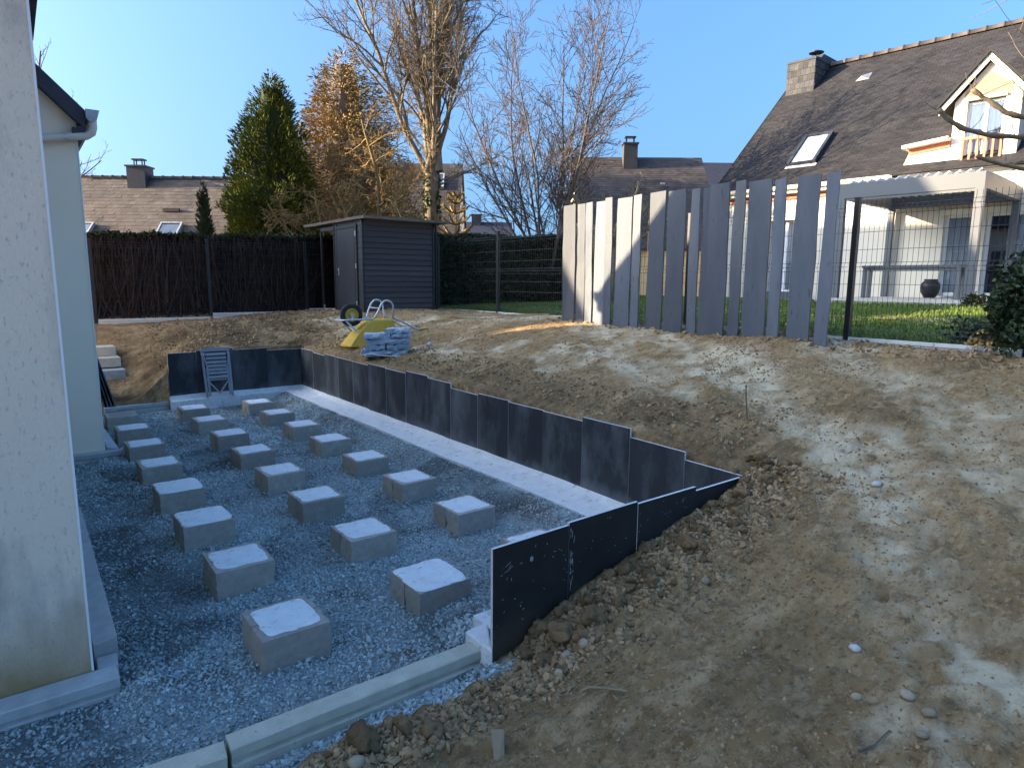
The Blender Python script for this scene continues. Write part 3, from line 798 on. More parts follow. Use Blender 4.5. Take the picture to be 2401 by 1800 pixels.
for c_ in range(3):
    for k_ in range(8):
        jx, jy = JIT[c_, k_]
        look = 'white topped'
        full = (c_, k_) in ((0, 4), (0, 5), (1, 7), (0, 7) if False else (1, 7))
        if full: look = 'cement smeared'
        if (c_, k_) == (0, 0): look = 'bare topped'
        t = thing('concrete_pedestal', (COLX[c_] + jx, ROWY[k_] + jy, random.uniform(-.006, .006)), math.radians(random.uniform(-1.2, 1.2)),
                  '%s block pedestal, %s, %s' % (look, COLN[c_], PLACE[k_]), 'pedestal', 'concrete block pedestals standing in the gravel pit')
        hv = halves[(c_ * 5 + k_) % 6]; link('half_block', hv[0], t); link('half_block', hv[1], t)
        link('cement_fill', darkcap if (c_, k_) == (0, 0) else (smear[(c_ + k_) % 4] if full else caps[(c_ * 3 + k_ * 7) % 10]), t)

# ------------------------------------------------------------------ strip footing
ft = MB()
def strip(x0, x1, y0, y1, ztop, res=.06):
    X, Y = np.meshgrid(np.linspace(x0, x1, max(2, int((x1 - x0) / res))), np.linspace(y0, y1, max(2, int((y1 - y0) / res))))
    # mortar fillet climbing the slabs
    dw = np.minimum(4.28 - X, 12.27 - Y)
    Z = ztop + .006 * fbm(X * 2, Y * 2, 3, 90) + .07 * np.exp(-np.clip(dw, 0, 9) / (.045 + .02 * fbm(X * 2.5, Y * 2.5, 3, 92)))
    I_ = np.arange(X.size).reshape(X.shape)
    ft.add(np.stack([X, Y, Z], -1).reshape(-1, 3), np.stack([I_[:-1, :-1], I_[:-1, 1:], I_[1:, 1:], I_[1:, :-1]], -1).reshape(-1, 4))
    ed = np.concatenate([I_[0], I_[1:, -1], I_[-1, :-1][::-1], I_[1:-1, 0][::-1]])
    top = np.stack([X, Y, Z], -1).reshape(-1, 3)[ed]; bot = top.copy(); bot[:, 2] = -.15
    bot[:, :2] += .012 * RNG.normal(size=(len(bot), 2))
    kk = len(ed); i = np.arange(kk); j = (i + 1) % kk
    ft.add(np.concatenate([top, bot]), np.stack([i, i + kk, j + kk, j], -1))
strip(3.885, 4.30, 3.15, 12.02, .17, .045)
strip(1.99, 4.30, 12.02, 12.29, .17, .045)
strip(2.1, 4.30, 2.795, 3.15, .165, .045)
tag(ft.build('concrete_footing', M['fresh'], smooth=False), 'pale concrete strip footing running round the inside of the pit', 'footing')
pd = MB(); pd.hexa([(1.955, 2.765, -.1), (1.972, 2.762, -.1), (2.13, 3.05, -.1), (1.965, 3.045, -.1), (1.965, 2.775, .165), (1.972, 2.765, .172), (2.13, 3.04, .172), (1.965, 3.035, .166)])
tag(pd.build('concrete_pad', M['fresh'], bevel=.012), 'rough edged concrete end at the near slab beside the low kerb', 'footing')

# ------------------------------------------------------------------ upright dark tiles
def tile_obj(name, dx, dy, dz, loc, mats, label, group, tiltz=0.0, cat='paving slab', rot=None):
    """thin slab; origin at its foot corner; mats: per BOXF face (bottom, top, -y, +x, +y, -x)"""
    m_ = MB(); m_.hexa([(0, 0, 0), (dx, 0, 0), (dx, dy, 0), (0, dy, 0), (0, 0, dz - tiltz), (dx, 0, dz + tiltz), (dx, dy, dz + tiltz), (0, dy, dz - tiltz)])
    me = m_.mesh(name)
    ms = []
    for q in mats:
        if q not in ms: ms.append(q)
    for q in ms: me.materials.append(M[q])
    me.polygons.foreach_set('material_index', np.array([ms.index(q) for q in mats], np.int32))
    o = link(name, me, None, loc, rot)
    return tag(o, label, cat, group)
TG = 'upright dark slabs lining the gravel pit'
K = .9885
ys = [12.43, 11.81, 11.2, 10.605, 10.01, 9.42, 8.81, 8.2, 7.58, 7.0, 6.39, 5.78, 5.17, 4.57, 3.945, 3.335, 2.80]
zs = [.905, .876, .905, .90, .894, .922, .912, .945, .922, .860, .882, .870, .864, .905, .823, .752]
long_look = {0: 'in the back corner', 7: 'eighth from the back corner, slightly taller', 13: 'tallest, a step above its neighbour', 14: 'one step below the tallest', 15: 'lowest, in the near right corner'}
for i, z in enumerate(zs):
    y1, y0 = ys[i] * K, ys[i + 1] * K
    zt = 2.2014 - (2.2014 - z) * K
    lab = 'dark slab of the long right wall, %s from the back corner' % ORD[i]
    if i in long_look: lab = 'dark slab of the long right wall, %s' % long_look[i]
    if i == 0: lab = 'dark slab of the long right wall, in the back corner'
    # modelled along +x then turned to run along +y
    o = tile_obj('upright_slab', y1 - y0 - .004, .02, zt + .02, (4.28 + random.uniform(-.004, .002), y1, -.02), ('tileedge', 'tileedge', 'tile', 'tileedge', 'tileback', 'tileedge'), lab, TG,
                 random.uniform(-.003, .003), rot=(0, 0, -math.pi / 2))
    pass
    me = o.data
    # rotated -90: local -y faces -x (the pit)
bxs = [2.008, 2.455, 3.05, 3.655, 4.28]; bzs = [.955, .986, .961, .918]
bl = ['at its left end beside the folded chair', 'directly right of the folded chair', 'between its tallest slab and the corner one', 'in the back right corner']
for i in range(4):
    tile_obj('upright_slab', bxs[i + 1] - bxs[i] - .004, .02, bzs[i] + .02, (bxs[i], 12.27 + (.004 if i % 2 else 0), -.02), ('tileedge', 'tileedge', 'tile', 'tileedge', 'tileback', 'tileedge'),
             'dark slab of the short back wall, %s' % bl[i], TG, .008 if i == 1 else .002)
nxs = [1.977, 2.540, 3.140, 3.739, 4.280]; nzs = [.762, .787, .780, .752]
nl = ['free standing left end one with scratches', 'second from the left, scuffed along its joint', 'third from the left, half buried in earth', 'at the right corner, almost buried in earth']
for i in range(4):
    tile_obj('upright_slab', nxs[i + 1] - nxs[i] - .004, .02, nzs[i] + .09, (nxs[i], 2.77 + (.003 if i % 2 else 0), -.09), ('tileedge', 'tileedge', 'tileback', 'tileedge', 'tile', 'tileedge'),
             'dark slab of the near wall, %s' % nl[i], TG, .006 if i < 2 else .002)
# scuffs of dried mortar on the outer face of the near slab
sc_ = MB()
def scuff(x, z, l_, ang, wd=.004):
    d = np.array([math.cos(ang), 0, math.sin(ang)]) * l_ / 2
    p = np.array([x * .965, 2.7692, 2.2014 - (2.2014 - z) * .965]); s_ = np.array([-math.sin(ang), 0, math.cos(ang)]) * wd / 2
    sc_.add([p - d - s_ * .3, p - s_, p + d - s_ * .4, p + d + s_ * .4, p + s_, p - d + s_ * .3], [(0, 1, 2, 3, 4, 5)])
for x_, z_, l_, a_ in ((2.155, .585, .05, .6), (2.165, .555, .06, .45), (2.145, .545, .035, .2), (2.172, .57, .03, 1.2), (2.11, .53, .02, .4), (2.15, .50, .02, .9), (2.12, .38, .02, .3), (2.13, .30, .015, .8)):
    scuff(x_, z_, l_, a_)
for k in range(22): scuff(random.uniform(2.07, 2.62), random.uniform(.2, .66), random.uniform(.006, .022), random.uniform(-1, 2), random.uniform(.003, .006))
for k in range(34): scuff(2.640 + abs(random.gauss(0, .012)), random.uniform(.30, .70), random.uniform(.01, .05), 1.57 + random.uniform(-.2, .2), .005)
for k in range(30): scuff(random.uniform(2.66, 3.9), random.uniform(.42, .70), random.uniform(.005, .02), random.uniform(-1, 2), .004)
an = np.arange(10) * 2 * np.pi / 10
sc_.add(np.stack([2.250 + .0125 * np.cos(an), np.full(10, 2.7690), .632 + .0165 * np.sin(an)], -1), [list(range(10))])
M['scuff'] = mat('dried_mortar', (.34, .34, .34), .95, (.22, .22, .22), 60)
nt_ = [o for o in bpy.data.objects if o.get('label', '').startswith('dark slab of the near wall, free')][0]
so = sc_.build('mortar_marks', M['scuff'], nt_); so.location = -nt_.location
so['kind'] = 'stuff'

# ------------------------------------------------------------------ kerbs
def kerb(name, x0, x1, yf, wd, zt, mt, label, group, loc=(0, 0, 0), rz=0, lip=.022, cham=.02, zb=-.12, groove=.055):
    m_ = MB(); k = 14; prev = None
    prof = [(-lip * .5, zb), (-lip * .5, zt - groove - .030), (.014, zt - groove - .026), (.014, zt - groove - .008), (0, zt - groove), (0, zt - cham * .35), (cham * .35, zt), (wd, zt), (wd, zb)]
    V = []
    for i in range(k):
        x = x0 + (x1 - x0) * i / (k - 1)
        V += [(x + .0015 * math.sin(3 * q), yf + p + random.uniform(-.0015, .0015), z_ + random.uniform(-.0015, .0015)) for q, (p, z_) in enumerate(prof)]
    n_ = len(prof); F_ = [list(range(n_)), [(k - 1) * n_ + q for q in range(n_)][::-1]]
    for i in range(k - 1):
        F_ += [(i * n_ + q, (i + 1) * n_ + q, (i + 1) * n_ + (q + 1) % n_, i * n_ + (q + 1) % n_) for q in range(n_)]
    m_.add(V, F_)
    return tag(m_.build(name, mt, loc=loc, rot=(0, 0, rz)), label, 'kerb', group)
KG = 'concrete kerb stones edging the gravel'
kerb('kerb_stone', 0, 1.352, 0, .112, .122, M['kerb'], 'long sunbleached kerb stone with speckled top at the near edge of the gravel', KG, (.612, 2.868, 0))
kerb('kerb_stone', -1.4, 0, 0, .112, .108, M['kerb'], 'kerb stone cut off by the bottom edge, left of the long speckled one', KG, (.588, 2.852, 0), math.radians(-6))
kerb('kerb_stone', -1.7, 0, 0, .145, .10, M['kerbgrey'], 'kerb stone laid against the foot of the stained house wall', KG, (.286, 3.825, 0), math.radians(.5), lip=.014)
kerb('kerb_stone', 0, 1.02, 0, .11, .145, M['kerbgrey'], 'kerb stone at the far end between the house and the back slabs', KG, (1.035, 12.13, 0), math.radians(6), lip=.012)
kerb('kerb_stone', 0, .50, 0, .10, .125, M['kerbgrey'], 'short kerb stone under the foot of the cream gable wall', KG, (.42, 9.10, 0), 0, lip=.01)
pl_ = MB(); pl_.hexa([(.196, 4.165, .0), (.318, 4.185, .0), (.335, 6.9, 0), (.2, 6.9, 0), (.196, 4.165, .150), (.318, 4.185, .158), (.335, 6.9, .15), (.2, 6.9, .15)])
tag(pl_.build('concrete_plank', M['kerbgrey'], bevel=.004), 'long smooth concrete slab lying along the stained house wall', 'slab')
pb = MB(); pb.hexa([(.200, 4.0, -.05), (.298, 3.99, -.05), (.305, 4.13, -.05), (.204, 4.14, -.05), (.200, 4.0, .085), (.298, 3.99, .088), (.305, 4.13, .088), (.204, 4.14, .085)])
tag(pb.build('concrete_block', M['kerbgrey'], bevel=.004), 'small flat concrete block between the kerb and the long slab at the house corner', 'block')
pk = MB(); pk.hexa([(.77, 9.22, 0), (.93, 9.20, 0), (.86, 10.2, 0), (.77, 10.2, 0), (.77, 9.22, .16), (.90, 9.20, .12), (.80, 10.2, .30), (.77, 10.2, .34)])
tag(pk.build('concrete_plank', M['kerbgrey'], bevel=.003), 'pale concrete slab leaning at the corner of the cream gable wall', 'slab')

# block steps beside the house, lying in the bank
for i, (xr_, y0, zt, lb) in enumerate(((1.425, 13.72, .985, 'topmost'), (1.455, 13.45, .815, 'middle'), (1.485, 13.18, .625, 'lowest'))):
    s_ = MB(); s_.box(xr_ - .55, xr_, y0, y0 + .42, zt - (.172 if i < 2 else .2), zt)
    tag(s_.build('step_block', M['kerb'] if i < 2 else M['kerbgrey'], bevel=.008), '%s of three pale concrete step blocks in the bank behind the house corner' % lb, 'step', 'concrete steps in the bank behind the house')
ub = MB(); ub.box(1.02, 1.44, 13.1, 13.4, .33, .42); tag(ub.build('concrete_rubble', M['kerbgrey'], bevel=.02), 'rough concrete lump under the lowest step block', 'rubble')
for i in range(4):
    a0 = .235 - .02 * i
    s_ = MB(); x0 = 1.19 - .052 * i; L_ = .9
    for q in range(1):
        s_.hexa([(x0, 12.22, .12), (x0 + .02, 12.22, .12), (x0 + .02, 12.8, .12), (x0, 12.8, .12),
                 (x0 - a0 * L_, 12.22, .12 + L_ * .97), (x0 - a0 * L_ + .02, 12.22, .12 + L_ * .97), (x0 - a0 * L_ + .02, 12.8, .12 + L_ * .97), (x0 - a0 * L_, 12.8, .12 + L_ * .97)])
    tag(s_.build('leaning_slab', M['tile']), 'dark slab leaning behind the house corner, %s of the leaning stack' % ('outermost', 'second', 'third', 'innermost')[i], 'paving slab', 'dark slabs leaning in a stack by the house')

# ------------------------------------------------------------------ folded chair on the footing
ch = thing('folding_chair', (2.752, 12.055, .178), 0, 'folded grey wooden slatted chair leaning on the back slabs', 'chair')
TL = .19
def cp(x, h, d=0):       # point on the leaning chair plane: h along it, d out of it
    L_ = math.hypot(.77, TL)
    return (x, h * TL / L_ - d * .77 / L_, h * .77 / L_ + d * TL / L_)
def cbar(name, p, q, w_, h_, mt=M['chair'], par=ch):
    m_ = MB(); m_.bar(p, q, w_, h_, up=cp(0, 0, 1)); return m_.build(name, mt, par)
for sx in (-1, 1):
    cbar('leg', cp(sx * .205, 0, .02), cp(sx * .215, .80, .02), .036, .022)
    cbar('leg', cp(sx * .165, .02, .045), cp(sx * .165, .52, .045), .034, .02, M['chairwood'] if False else M['chair'])
    m_ = MB(); m_.tube([cp(sx * .185, .77, .05), cp(sx * .20, .73, .07), cp(sx * .185, .62, .06), cp(sx * .17, .54, .055)], .012, 6); m_.build('hinge_arm', M['chair'], ch)
m_ = MB(); m_.bar(cp(-.235, .825, .03), cp(.235, .825, .03), .062, .026, up=cp(0, 0, 1)); m_.build('top_rail', M['chair'], ch)
for k, h in enumerate((.745, .675, .605, .54, .475, .415, .345)):
    cbar('slat', cp(-.165, h, .035 + .012 * (k > 3)), cp(.165, h, .035 + .012 * (k > 3)), .047, .014)
cbar('brace', cp(-.15, .26, .03), cp(0, .06, .03), .022, .012, M['chairwood'])
cbar('brace', cp(.15, .26, .03), cp(0, .06, .03), .022, .012, M['chairwood'])
cbar('stretcher', cp(-.20, .30, .015), cp(.20, .30, .015), .03, .016)
# ------------------------------------------------------------------ slate posts
SL = [(8.45, 8.16, 3.45), (8.09, 7.92, 3.44), (7.88, 7.735, 3.45), (7.70, 7.475, 3.445), (7.455, 7.30, 3.48), (7.23, 6.94, 3.455), (6.89, 6.735, 3.47), (6.57, 6.285, 3.475), (6.23, 5.935, 3.465),
      (5.84, 5.69, 3.445), (5.645, 5.545, 3.455), (5.535, 5.235, 3.475), (5.18, 5.03, 3.48), (4.955, 4.645, 3.45), (4.60, 4.455, 3.435), (4.34, 4.065, 3.435), (3.99, 3.84, 3.44)]
wd_ = lambda a: 'broad' if a > .24 else ('narrow' if a < .16 else 'middling')
for i, (ya, yb, zt) in enumerate(SL):
    m_ = MB(); k = 10; wdt = ya - yb; th_ = random.uniform(.022, .034); H_ = zt - 1.38
    V = []
    for q in range(k):
        z = H_ * q / (k - 1)
        fl = .005 * math.sin(q * .9 + i * 2.1) + random.uniform(-.004, .004)
        fr = .005 * math.sin(q * 1.1 + i * 1.3 + 2) + random.uniform(-.004, .004)
        # foot a little wider than the head, as in hand-split slate
        g_ = .006 * (1 - q / (k - 1))
        a_, b_ = -fl + g_ * .3 - (0 if q < k - 1 else random.uniform(0, .01)), -wdt - fr - g_
        dx = random.uniform(-.003, .003)
        V += [(dx, a_, z), (dx, b_, z), (dx + th_, b_ + .004, z), (dx + th_, a_ - .004, z)]
    V[-4] = (V[-4][0], V[-4][1], H_ - random.uniform(0, .012)); V[-1] = (V[-1][0], V[-1][1], V[-4][2])
    F_ = [(0, 3, 2, 1), tuple((k - 1) * 4 + q for q in range(4))]
    for q in range(k - 1):
        F_ += [(q * 4 + e, q * 4 + (e + 1) % 4, q * 4 + 4 + (e + 1) % 4, q * 4 + 4 + e) for e in range(4)]
    m_.add(V, F_)
    pl2 = 'at the far left end' if i == 0 else ('at the right end' if i == len(SL) - 1 else ('%s from the left end' % ORD[i] if i < 9 else '%s from the right end' % ORD[len(SL) - 1 - i]))
    tag(m_.build('slate_post', M['slate'], loc=(7.45 + random.uniform(-.01, .01), ya, 1.38), rot=(random.uniform(-.004, .004), random.uniform(-.012, .006), random.uniform(-.05, .05))),
        '%s upright grey slate of the screen, %s' % (wd_(wdt), pl2), 'slate post', 'upright slates standing in a row before the mesh fence')

# ------------------------------------------------------------------ mesh fences
def mesh_wires(mb, L, z0, z1, out, step=.055, rad=.0028):
    """local: along +x, height z; folds push out along +y"""
    H_ = z1 - z0
    folds = [z0 + .06, z0 + H_ * .52, z1 - .10]
    zz = [z0]
    for f_ in folds: zz += [f_ - .05, f_, f_ + .05]
    zz += [z1 + .03]
    prof = [(z, out if any(abs(z - f_) < 1e-6 for f_ in folds) else 0.0) for z in zz]
    n = int(L / step)
    for i in range(n + 1):
        mb.tube([(i * step, y, z) for z, y in prof], rad, 3, cap=False)
    hz = []
    for f_ in folds: hz += [(f_ - .05, 0), (f_, out), (f_ + .05, 0)]
    z = z0 + .20
    while z < z1 - .2:
        if all(abs(z - f_) > .09 for f_ in folds): hz.append((z, 0))
        z += .20
    for z, y in hz: mb.tube([(0, y, z), (L, y, z)], rad * 1.15, 3, cap=False)

def post(mb, x, z0, z1):
    mb.box(x - .03, x + .03, -.03, .03, z0, z1); mb.box(x - .034, x + .034, -.034, .034, z1, z1 + .012)

# right hand fence, runs along +y at x = 8
F1 = thing('mesh_fence', (8.0, 13.45, 0), -math.pi / 2, 'black wire mesh fence on pale concrete base slabs behind the slate screen', 'fence')
posts = [0, 2.39, 4.79, 7.18, 9.57]        # distance from the shed corner
for d in posts:
    m_ = MB(); post(m_, d, 1.45, 3.19); m_.build('post', M['black'], F1)
ends = posts + [11.35]
for a_, b_ in zip(ends[:-1], ends[1:]):
    m_ = MB(); mesh_wires(m_, b_ - a_ - .09, 1.60, 3.14, -.035); m_.build('wire_mesh', M['wire'], F1, loc=(a_ + .045, 0, 0))
    hb = (b_ - a_)
    nsl = 2 if b_ == ends[-1] else 1
    for q in range(nsl):
        xa = a_ + .035 + q * .93; xb = (a_ + .96) if (nsl == 2 and q == 0) else b_ - .035
        if nsl == 2 and q == 1: xa = a_ + .966
        m_ = MB(); m_.hexa([(xa, -.018, 1.30), (xb, -.018, 1.30), (xb, .022, 1.30), (xa, .022, 1.30), (xa, -.018, 1.575), (xb, -.018, 1.575), (xb, .022, 1.575), (xa, .022, 1.575)])
        m_.box(xa, xb, -.034, -.0185, 1.535, 1.578)
        m_.build('base_slab', M['plinth'], F1)
# back fence in front of the hedge, along +x at y = 15.2
F2 = thing('mesh_fence', (1.12, 15.2, 0), 0, 'dark wire mesh fence with low concrete base slabs in front of the bare brown hedge', 'fence')
p2 = [(.16, 1.33, 2.95), (2.27, 1.42, 3.03), (4.37, 1.47, 3.06)]
for x_, za, zb in p2:
    m_ = MB(); post(m_, x_, za, zb); m_.build('post', M['black'], F2)
for q, (xa, xb, za) in enumerate(((.2, 2.24, 1.40), (2.30, 4.34, 1.48), (4.40, 4.95, 1.54))):
    m_ = MB(); mesh_wires(m_, xb - xa, za + .04, za + 1.55, .03); m_.build('wire_mesh', M['wire'], F2, loc=(xa, 0, 0))
    m_ = MB(); m_.box(xa, xb, -.02, .02, za - .30, za); m_.box(xa, xb, -.036, -.0205, za - .045, za + .003); m_.build('base_slab', M['plinth'], F2)

# ------------------------------------------------------------------ hedges
def twig_paths(n, L, H_, rr):
    out = []
    for i in range(n):
        x = rr.uniform(0, L); z = rr.uniform(0, .25) * H_
        ln = rr.uniform(.35, 1.0) * H_; k = 6
        dx = rr.normal(0, .16); cur = rr.normal(0, .10)
        y = rr.uniform(-.05, .07)
        pts = []
        for q in range(k):
            t = q / (k - 1)
            pts.append((x + dx * t * ln + cur * t * t + rr.normal(0, .008), y + rr.normal(0, .02), min(z + t * ln, H_)))
        out.append(pts)
    return out
def flakes(mb, P, size, rr, ratio=.5, tint=None, up=0.0):
    n = len(P); R_ = rand_rot(n)
    s = size * rr.uniform(.6, 1.4, n)
    q = np.array([(-1, 0, 0), (0, -ratio, .12), (1, 0, 0), (0, ratio, .12)])
    v = np.einsum('nij,kj->nki', R_, q) * s[:, None, None] + P[:, None]
    mb.add(v.reshape(-1, 3), np.arange(4 * n).reshape(-1, 4), np.repeat(rr.uniform(0, 1, n) if tint is None else tint, 4))

H1 = thing('hedge', (.6, 15.42, 1.3), 0, 'long clipped hedge with bare brown twiggy side behind the back fence', 'hedge')
rr = np.random.default_rng(5)
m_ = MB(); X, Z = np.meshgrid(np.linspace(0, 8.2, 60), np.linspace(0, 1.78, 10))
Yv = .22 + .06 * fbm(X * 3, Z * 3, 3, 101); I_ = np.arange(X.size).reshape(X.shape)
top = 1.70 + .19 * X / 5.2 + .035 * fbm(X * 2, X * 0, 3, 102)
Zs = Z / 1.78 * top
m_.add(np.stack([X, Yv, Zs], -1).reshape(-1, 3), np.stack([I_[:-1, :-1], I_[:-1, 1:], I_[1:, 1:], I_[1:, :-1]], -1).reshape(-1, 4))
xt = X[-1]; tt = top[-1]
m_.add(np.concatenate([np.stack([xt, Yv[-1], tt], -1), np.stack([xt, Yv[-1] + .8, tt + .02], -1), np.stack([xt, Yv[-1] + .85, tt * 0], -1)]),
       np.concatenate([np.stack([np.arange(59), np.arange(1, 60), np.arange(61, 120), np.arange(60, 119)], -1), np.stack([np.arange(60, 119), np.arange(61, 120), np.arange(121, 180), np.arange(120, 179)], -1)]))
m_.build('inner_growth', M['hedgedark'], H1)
m_ = MB()
for pts in twig_paths(70, 5.2, 1.70, rr):
    p = np.array(pts); p[:, 0] += rr.normal(0, .25) * np.linspace(0, 1, 6); p[:, 1] += .02
    m_.tube(p, np.linspace(rr.uniform(.010, .017), .005, len(p)), 4, rr.uniform(.5, 1), cap=False)
for pts in twig_paths(1500, 5.2, 1.70, rr):
    p = np.array(pts); p[:, 2] *= 1 + .1 * p[:, 0].mean() / 5.2
    p[:, 1] += .10
    m_.tube(p, np.linspace(rr.uniform(.006, .013), .003, len(p)), 3, rr.uniform(0, 1), cap=False)
tw = m_.build('twigs', M['hedgetwig'], H1); tw['kind'] = 'stuff'
m_ = MB()
n = 9000; x = rr.uniform(0, 8.2, n); y = rr.uniform(.1, 1.0, n)
P = np.stack([x, y, 1.70 + .19 * x / 5.2 + .035 * fbm(x * 2, x * 0, 3, 102) + rr.normal(0, .03, n)], -1)
flakes(m_, P, .035, rr)
n = 6000; x = rr.uniform(0, 5.2, n); z = rr.uniform(.05, 1.6, n)
flakes(m_, np.stack([x, .14 + rr.normal(0, .04, n), z], -1), .02, rr, .3, rr.uniform(0, .4, n))
lf = m_.build('leaves', M['hedge'], H1); lf['kind'] = 'stuff'

H2 = thing('hedge', (8.2, 15.4, 1.45), 0, 'clipped dark green leafy hedge across the lawn right of the shed', 'hedge')
m_ = MB(); L2 = 8.5
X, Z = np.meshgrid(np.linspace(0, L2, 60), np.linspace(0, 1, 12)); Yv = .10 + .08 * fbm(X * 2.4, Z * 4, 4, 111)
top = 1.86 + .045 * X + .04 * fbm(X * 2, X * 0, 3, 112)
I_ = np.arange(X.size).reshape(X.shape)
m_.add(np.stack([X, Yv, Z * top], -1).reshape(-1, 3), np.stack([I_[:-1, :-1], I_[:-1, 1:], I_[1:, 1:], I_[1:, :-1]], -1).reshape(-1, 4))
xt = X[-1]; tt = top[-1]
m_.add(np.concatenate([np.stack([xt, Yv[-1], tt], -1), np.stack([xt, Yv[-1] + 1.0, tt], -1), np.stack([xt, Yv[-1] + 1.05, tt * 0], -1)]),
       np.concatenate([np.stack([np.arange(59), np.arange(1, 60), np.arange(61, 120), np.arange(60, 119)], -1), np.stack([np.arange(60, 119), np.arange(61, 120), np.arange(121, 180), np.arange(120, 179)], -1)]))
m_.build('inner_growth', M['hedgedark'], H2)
m_ = MB(); n = 20000; x = rr.uniform(-.05, L2, n); z = rr.uniform(0.02, 1, n) ** .9
P = np.stack([x, .06 + .10 * fbm(x * 2.4, z * 4, 4, 111) + rr.normal(0, .05, n), z * (1.86 + .045 * x)], -1)
flakes(m_, P, .045, rr, .5)
n = 6000; x = rr.uniform(0, L2, n)
flakes(m_, np.stack([x, rr.uniform(0, 1.0, n), 1.87 + .045 * x + .04 * fbm(x * 2, x * 0, 3, 112) + rr.normal(0, .03, n)], -1), .045, rr, .5)
lf = m_.build('leaves', M['hedge'], H2); lf['kind'] = 'stuff'
m_ = MB(); m_.tube([(.10, -.1, .0), (.16, -.1, .4), (.13, -.12, .8), (.24, -.1, 1.15), (.3, -.08, 1.5), (.27, -.06, 1.8)], .02, 5); m_.build('stem', M['bark2'], H2)

# ------------------------------------------------------------------ garden shed
sh = thing('garden_shed', (5.87, 12.9, 1.50), 0, 'small dark plank clad garden shed with flat roof and black door', 'shed')
W_, D_, Ht = 1.69, 1.50, 1.945
m_ = MB(); m_.box(.02, W_ - .02, .02, D_ - .02, -.05, Ht); m_.build('core', M['sheddark'], sh)
nb_ = 17; bh = Ht / nb_
plank = None
for i in range(nb_):
    m_ = MB(); z = i * bh
    m_.add([(.034, -.010, z), (W_ - .034, -.010, z), (W_ - .034, .019, z), (.034, .019, z), (.034, .012, z + bh - .006), (W_ - .034, .012, z + bh - .006), (W_ - .034, .019, z + bh - .006), (.034, .019, z + bh - .006)], BOXF)
    m_.build('plank', M['shed'], sh)
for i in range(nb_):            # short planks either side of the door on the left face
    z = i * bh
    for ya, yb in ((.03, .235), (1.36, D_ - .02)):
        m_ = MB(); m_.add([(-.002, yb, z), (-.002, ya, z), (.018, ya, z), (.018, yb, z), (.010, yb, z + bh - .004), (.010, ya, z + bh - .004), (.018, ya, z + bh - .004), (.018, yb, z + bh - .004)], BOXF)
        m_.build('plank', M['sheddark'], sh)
for xa, xb, ya, yb in ((-.014, .032, -.018, .032), (W_ - .032, W_ + .012, -.018, .03), (-.012, .03, D_ - .03, D_ + .01)):
    m_ = MB(); m_.box(xa, xb, ya, yb, -.05, Ht); m_.build('corner_post', M['shedtrim'], sh)
m_ = MB(); m_.box(-.022, .015, .25, .29, -.02, 1.86); m_.box(-.022, .015, 1.31, 1.35, -.02, 1.86); m_.box(-.0225, .015, .29, 1.31, 1.80, 1.86); m_.build('door_frame', M['shedtrim'], sh)
m_ = MB(); m_.box(-.018, .012, .295, 1.305, -.01, 1.79)
dr = m_.build('door', M['sheddark'], sh)
m_ = MB(); m_.box(-.024, -.0185, .36, 1.24, .10, 1.70); m_.build('door_panel', M['sheddark'], dr)
m_ = MB(); m_.box(-.028, -.018, 1.20, 1.235, .80, .97); m_.tube([(-.05, 1.218, .93), (-.06, 1.12, .93)], .009, 6); m_.tube([(-.02, 1.218, .93), (-.055, 1.218, .93)], .008, 6); m_.build('handle', M['steel'], dr)
for z in (.16, .95, 1.62):
    m_ = MB(); m_.box(-.034, -.02, .27, .31, z, z + .10); m_.build('hinge', M['steel'], sh)
# open lean-to beyond the door wall
m_ = MB(); m_.box(-.01, .035, 2.24, 2.285, -.02, 1.86); m_.build('corner_post', M['shedtrim'], sh)
m_ = MB(); m_.box(-.01, .03, D_ + .01, 2.285, 1.80, 1.88); m_.build('beam', M['shedtrim'], sh)
m_ = MB(); m_.box(-.02, W_, D_ + .02, 2.34, -.10, .035); m_.build('base_slab', M['plinth'], sh)
m_ = MB(); m_.box(.0, .04, 2.235, 2.29, .036, .13); m_.build('post_shoe', M['steel'], sh)
m_ = MB(); m_.hexa([(-.06, -.22, Ht + .002), (W_ + .28, -.20, Ht - .004), (W_ + .28, 3.15, Ht - .004), (-.06, 3.15, Ht + .002), (-.08, -.24, Ht + .055), (W_ + .30, -.22, Ht + .045), (W_ + .30, 3.17, Ht + .045), (-.08, 3.17, Ht + .055)])
m_.build('roof', M['roofedge'], sh)
m_ = MB(); m_.box(-.015, W_ + .02, -.018, -.003, Ht - .075, Ht - .001); m_.build('fascia_board', M['shed'], sh)
m_ = MB(); m_.tube([(W_ + .06, .0, -.03), (W_ + .06, .0, Ht - .02)], .022, 8); m_.build('downpipe', M['black'], sh)

# ------------------------------------------------------------------ overturned wheelbarrow
BX0, BY0 = 4.57, 10.86
bz0 = float(gz_at(BX0 + .2, BY0))
ang = -.09
wb = thing('wheelbarrow', (BX0, BY0, bz0 - .01), ang, 'yellow wheelbarrow turned upside down with its wheel in the air', 'wheelbarrow')
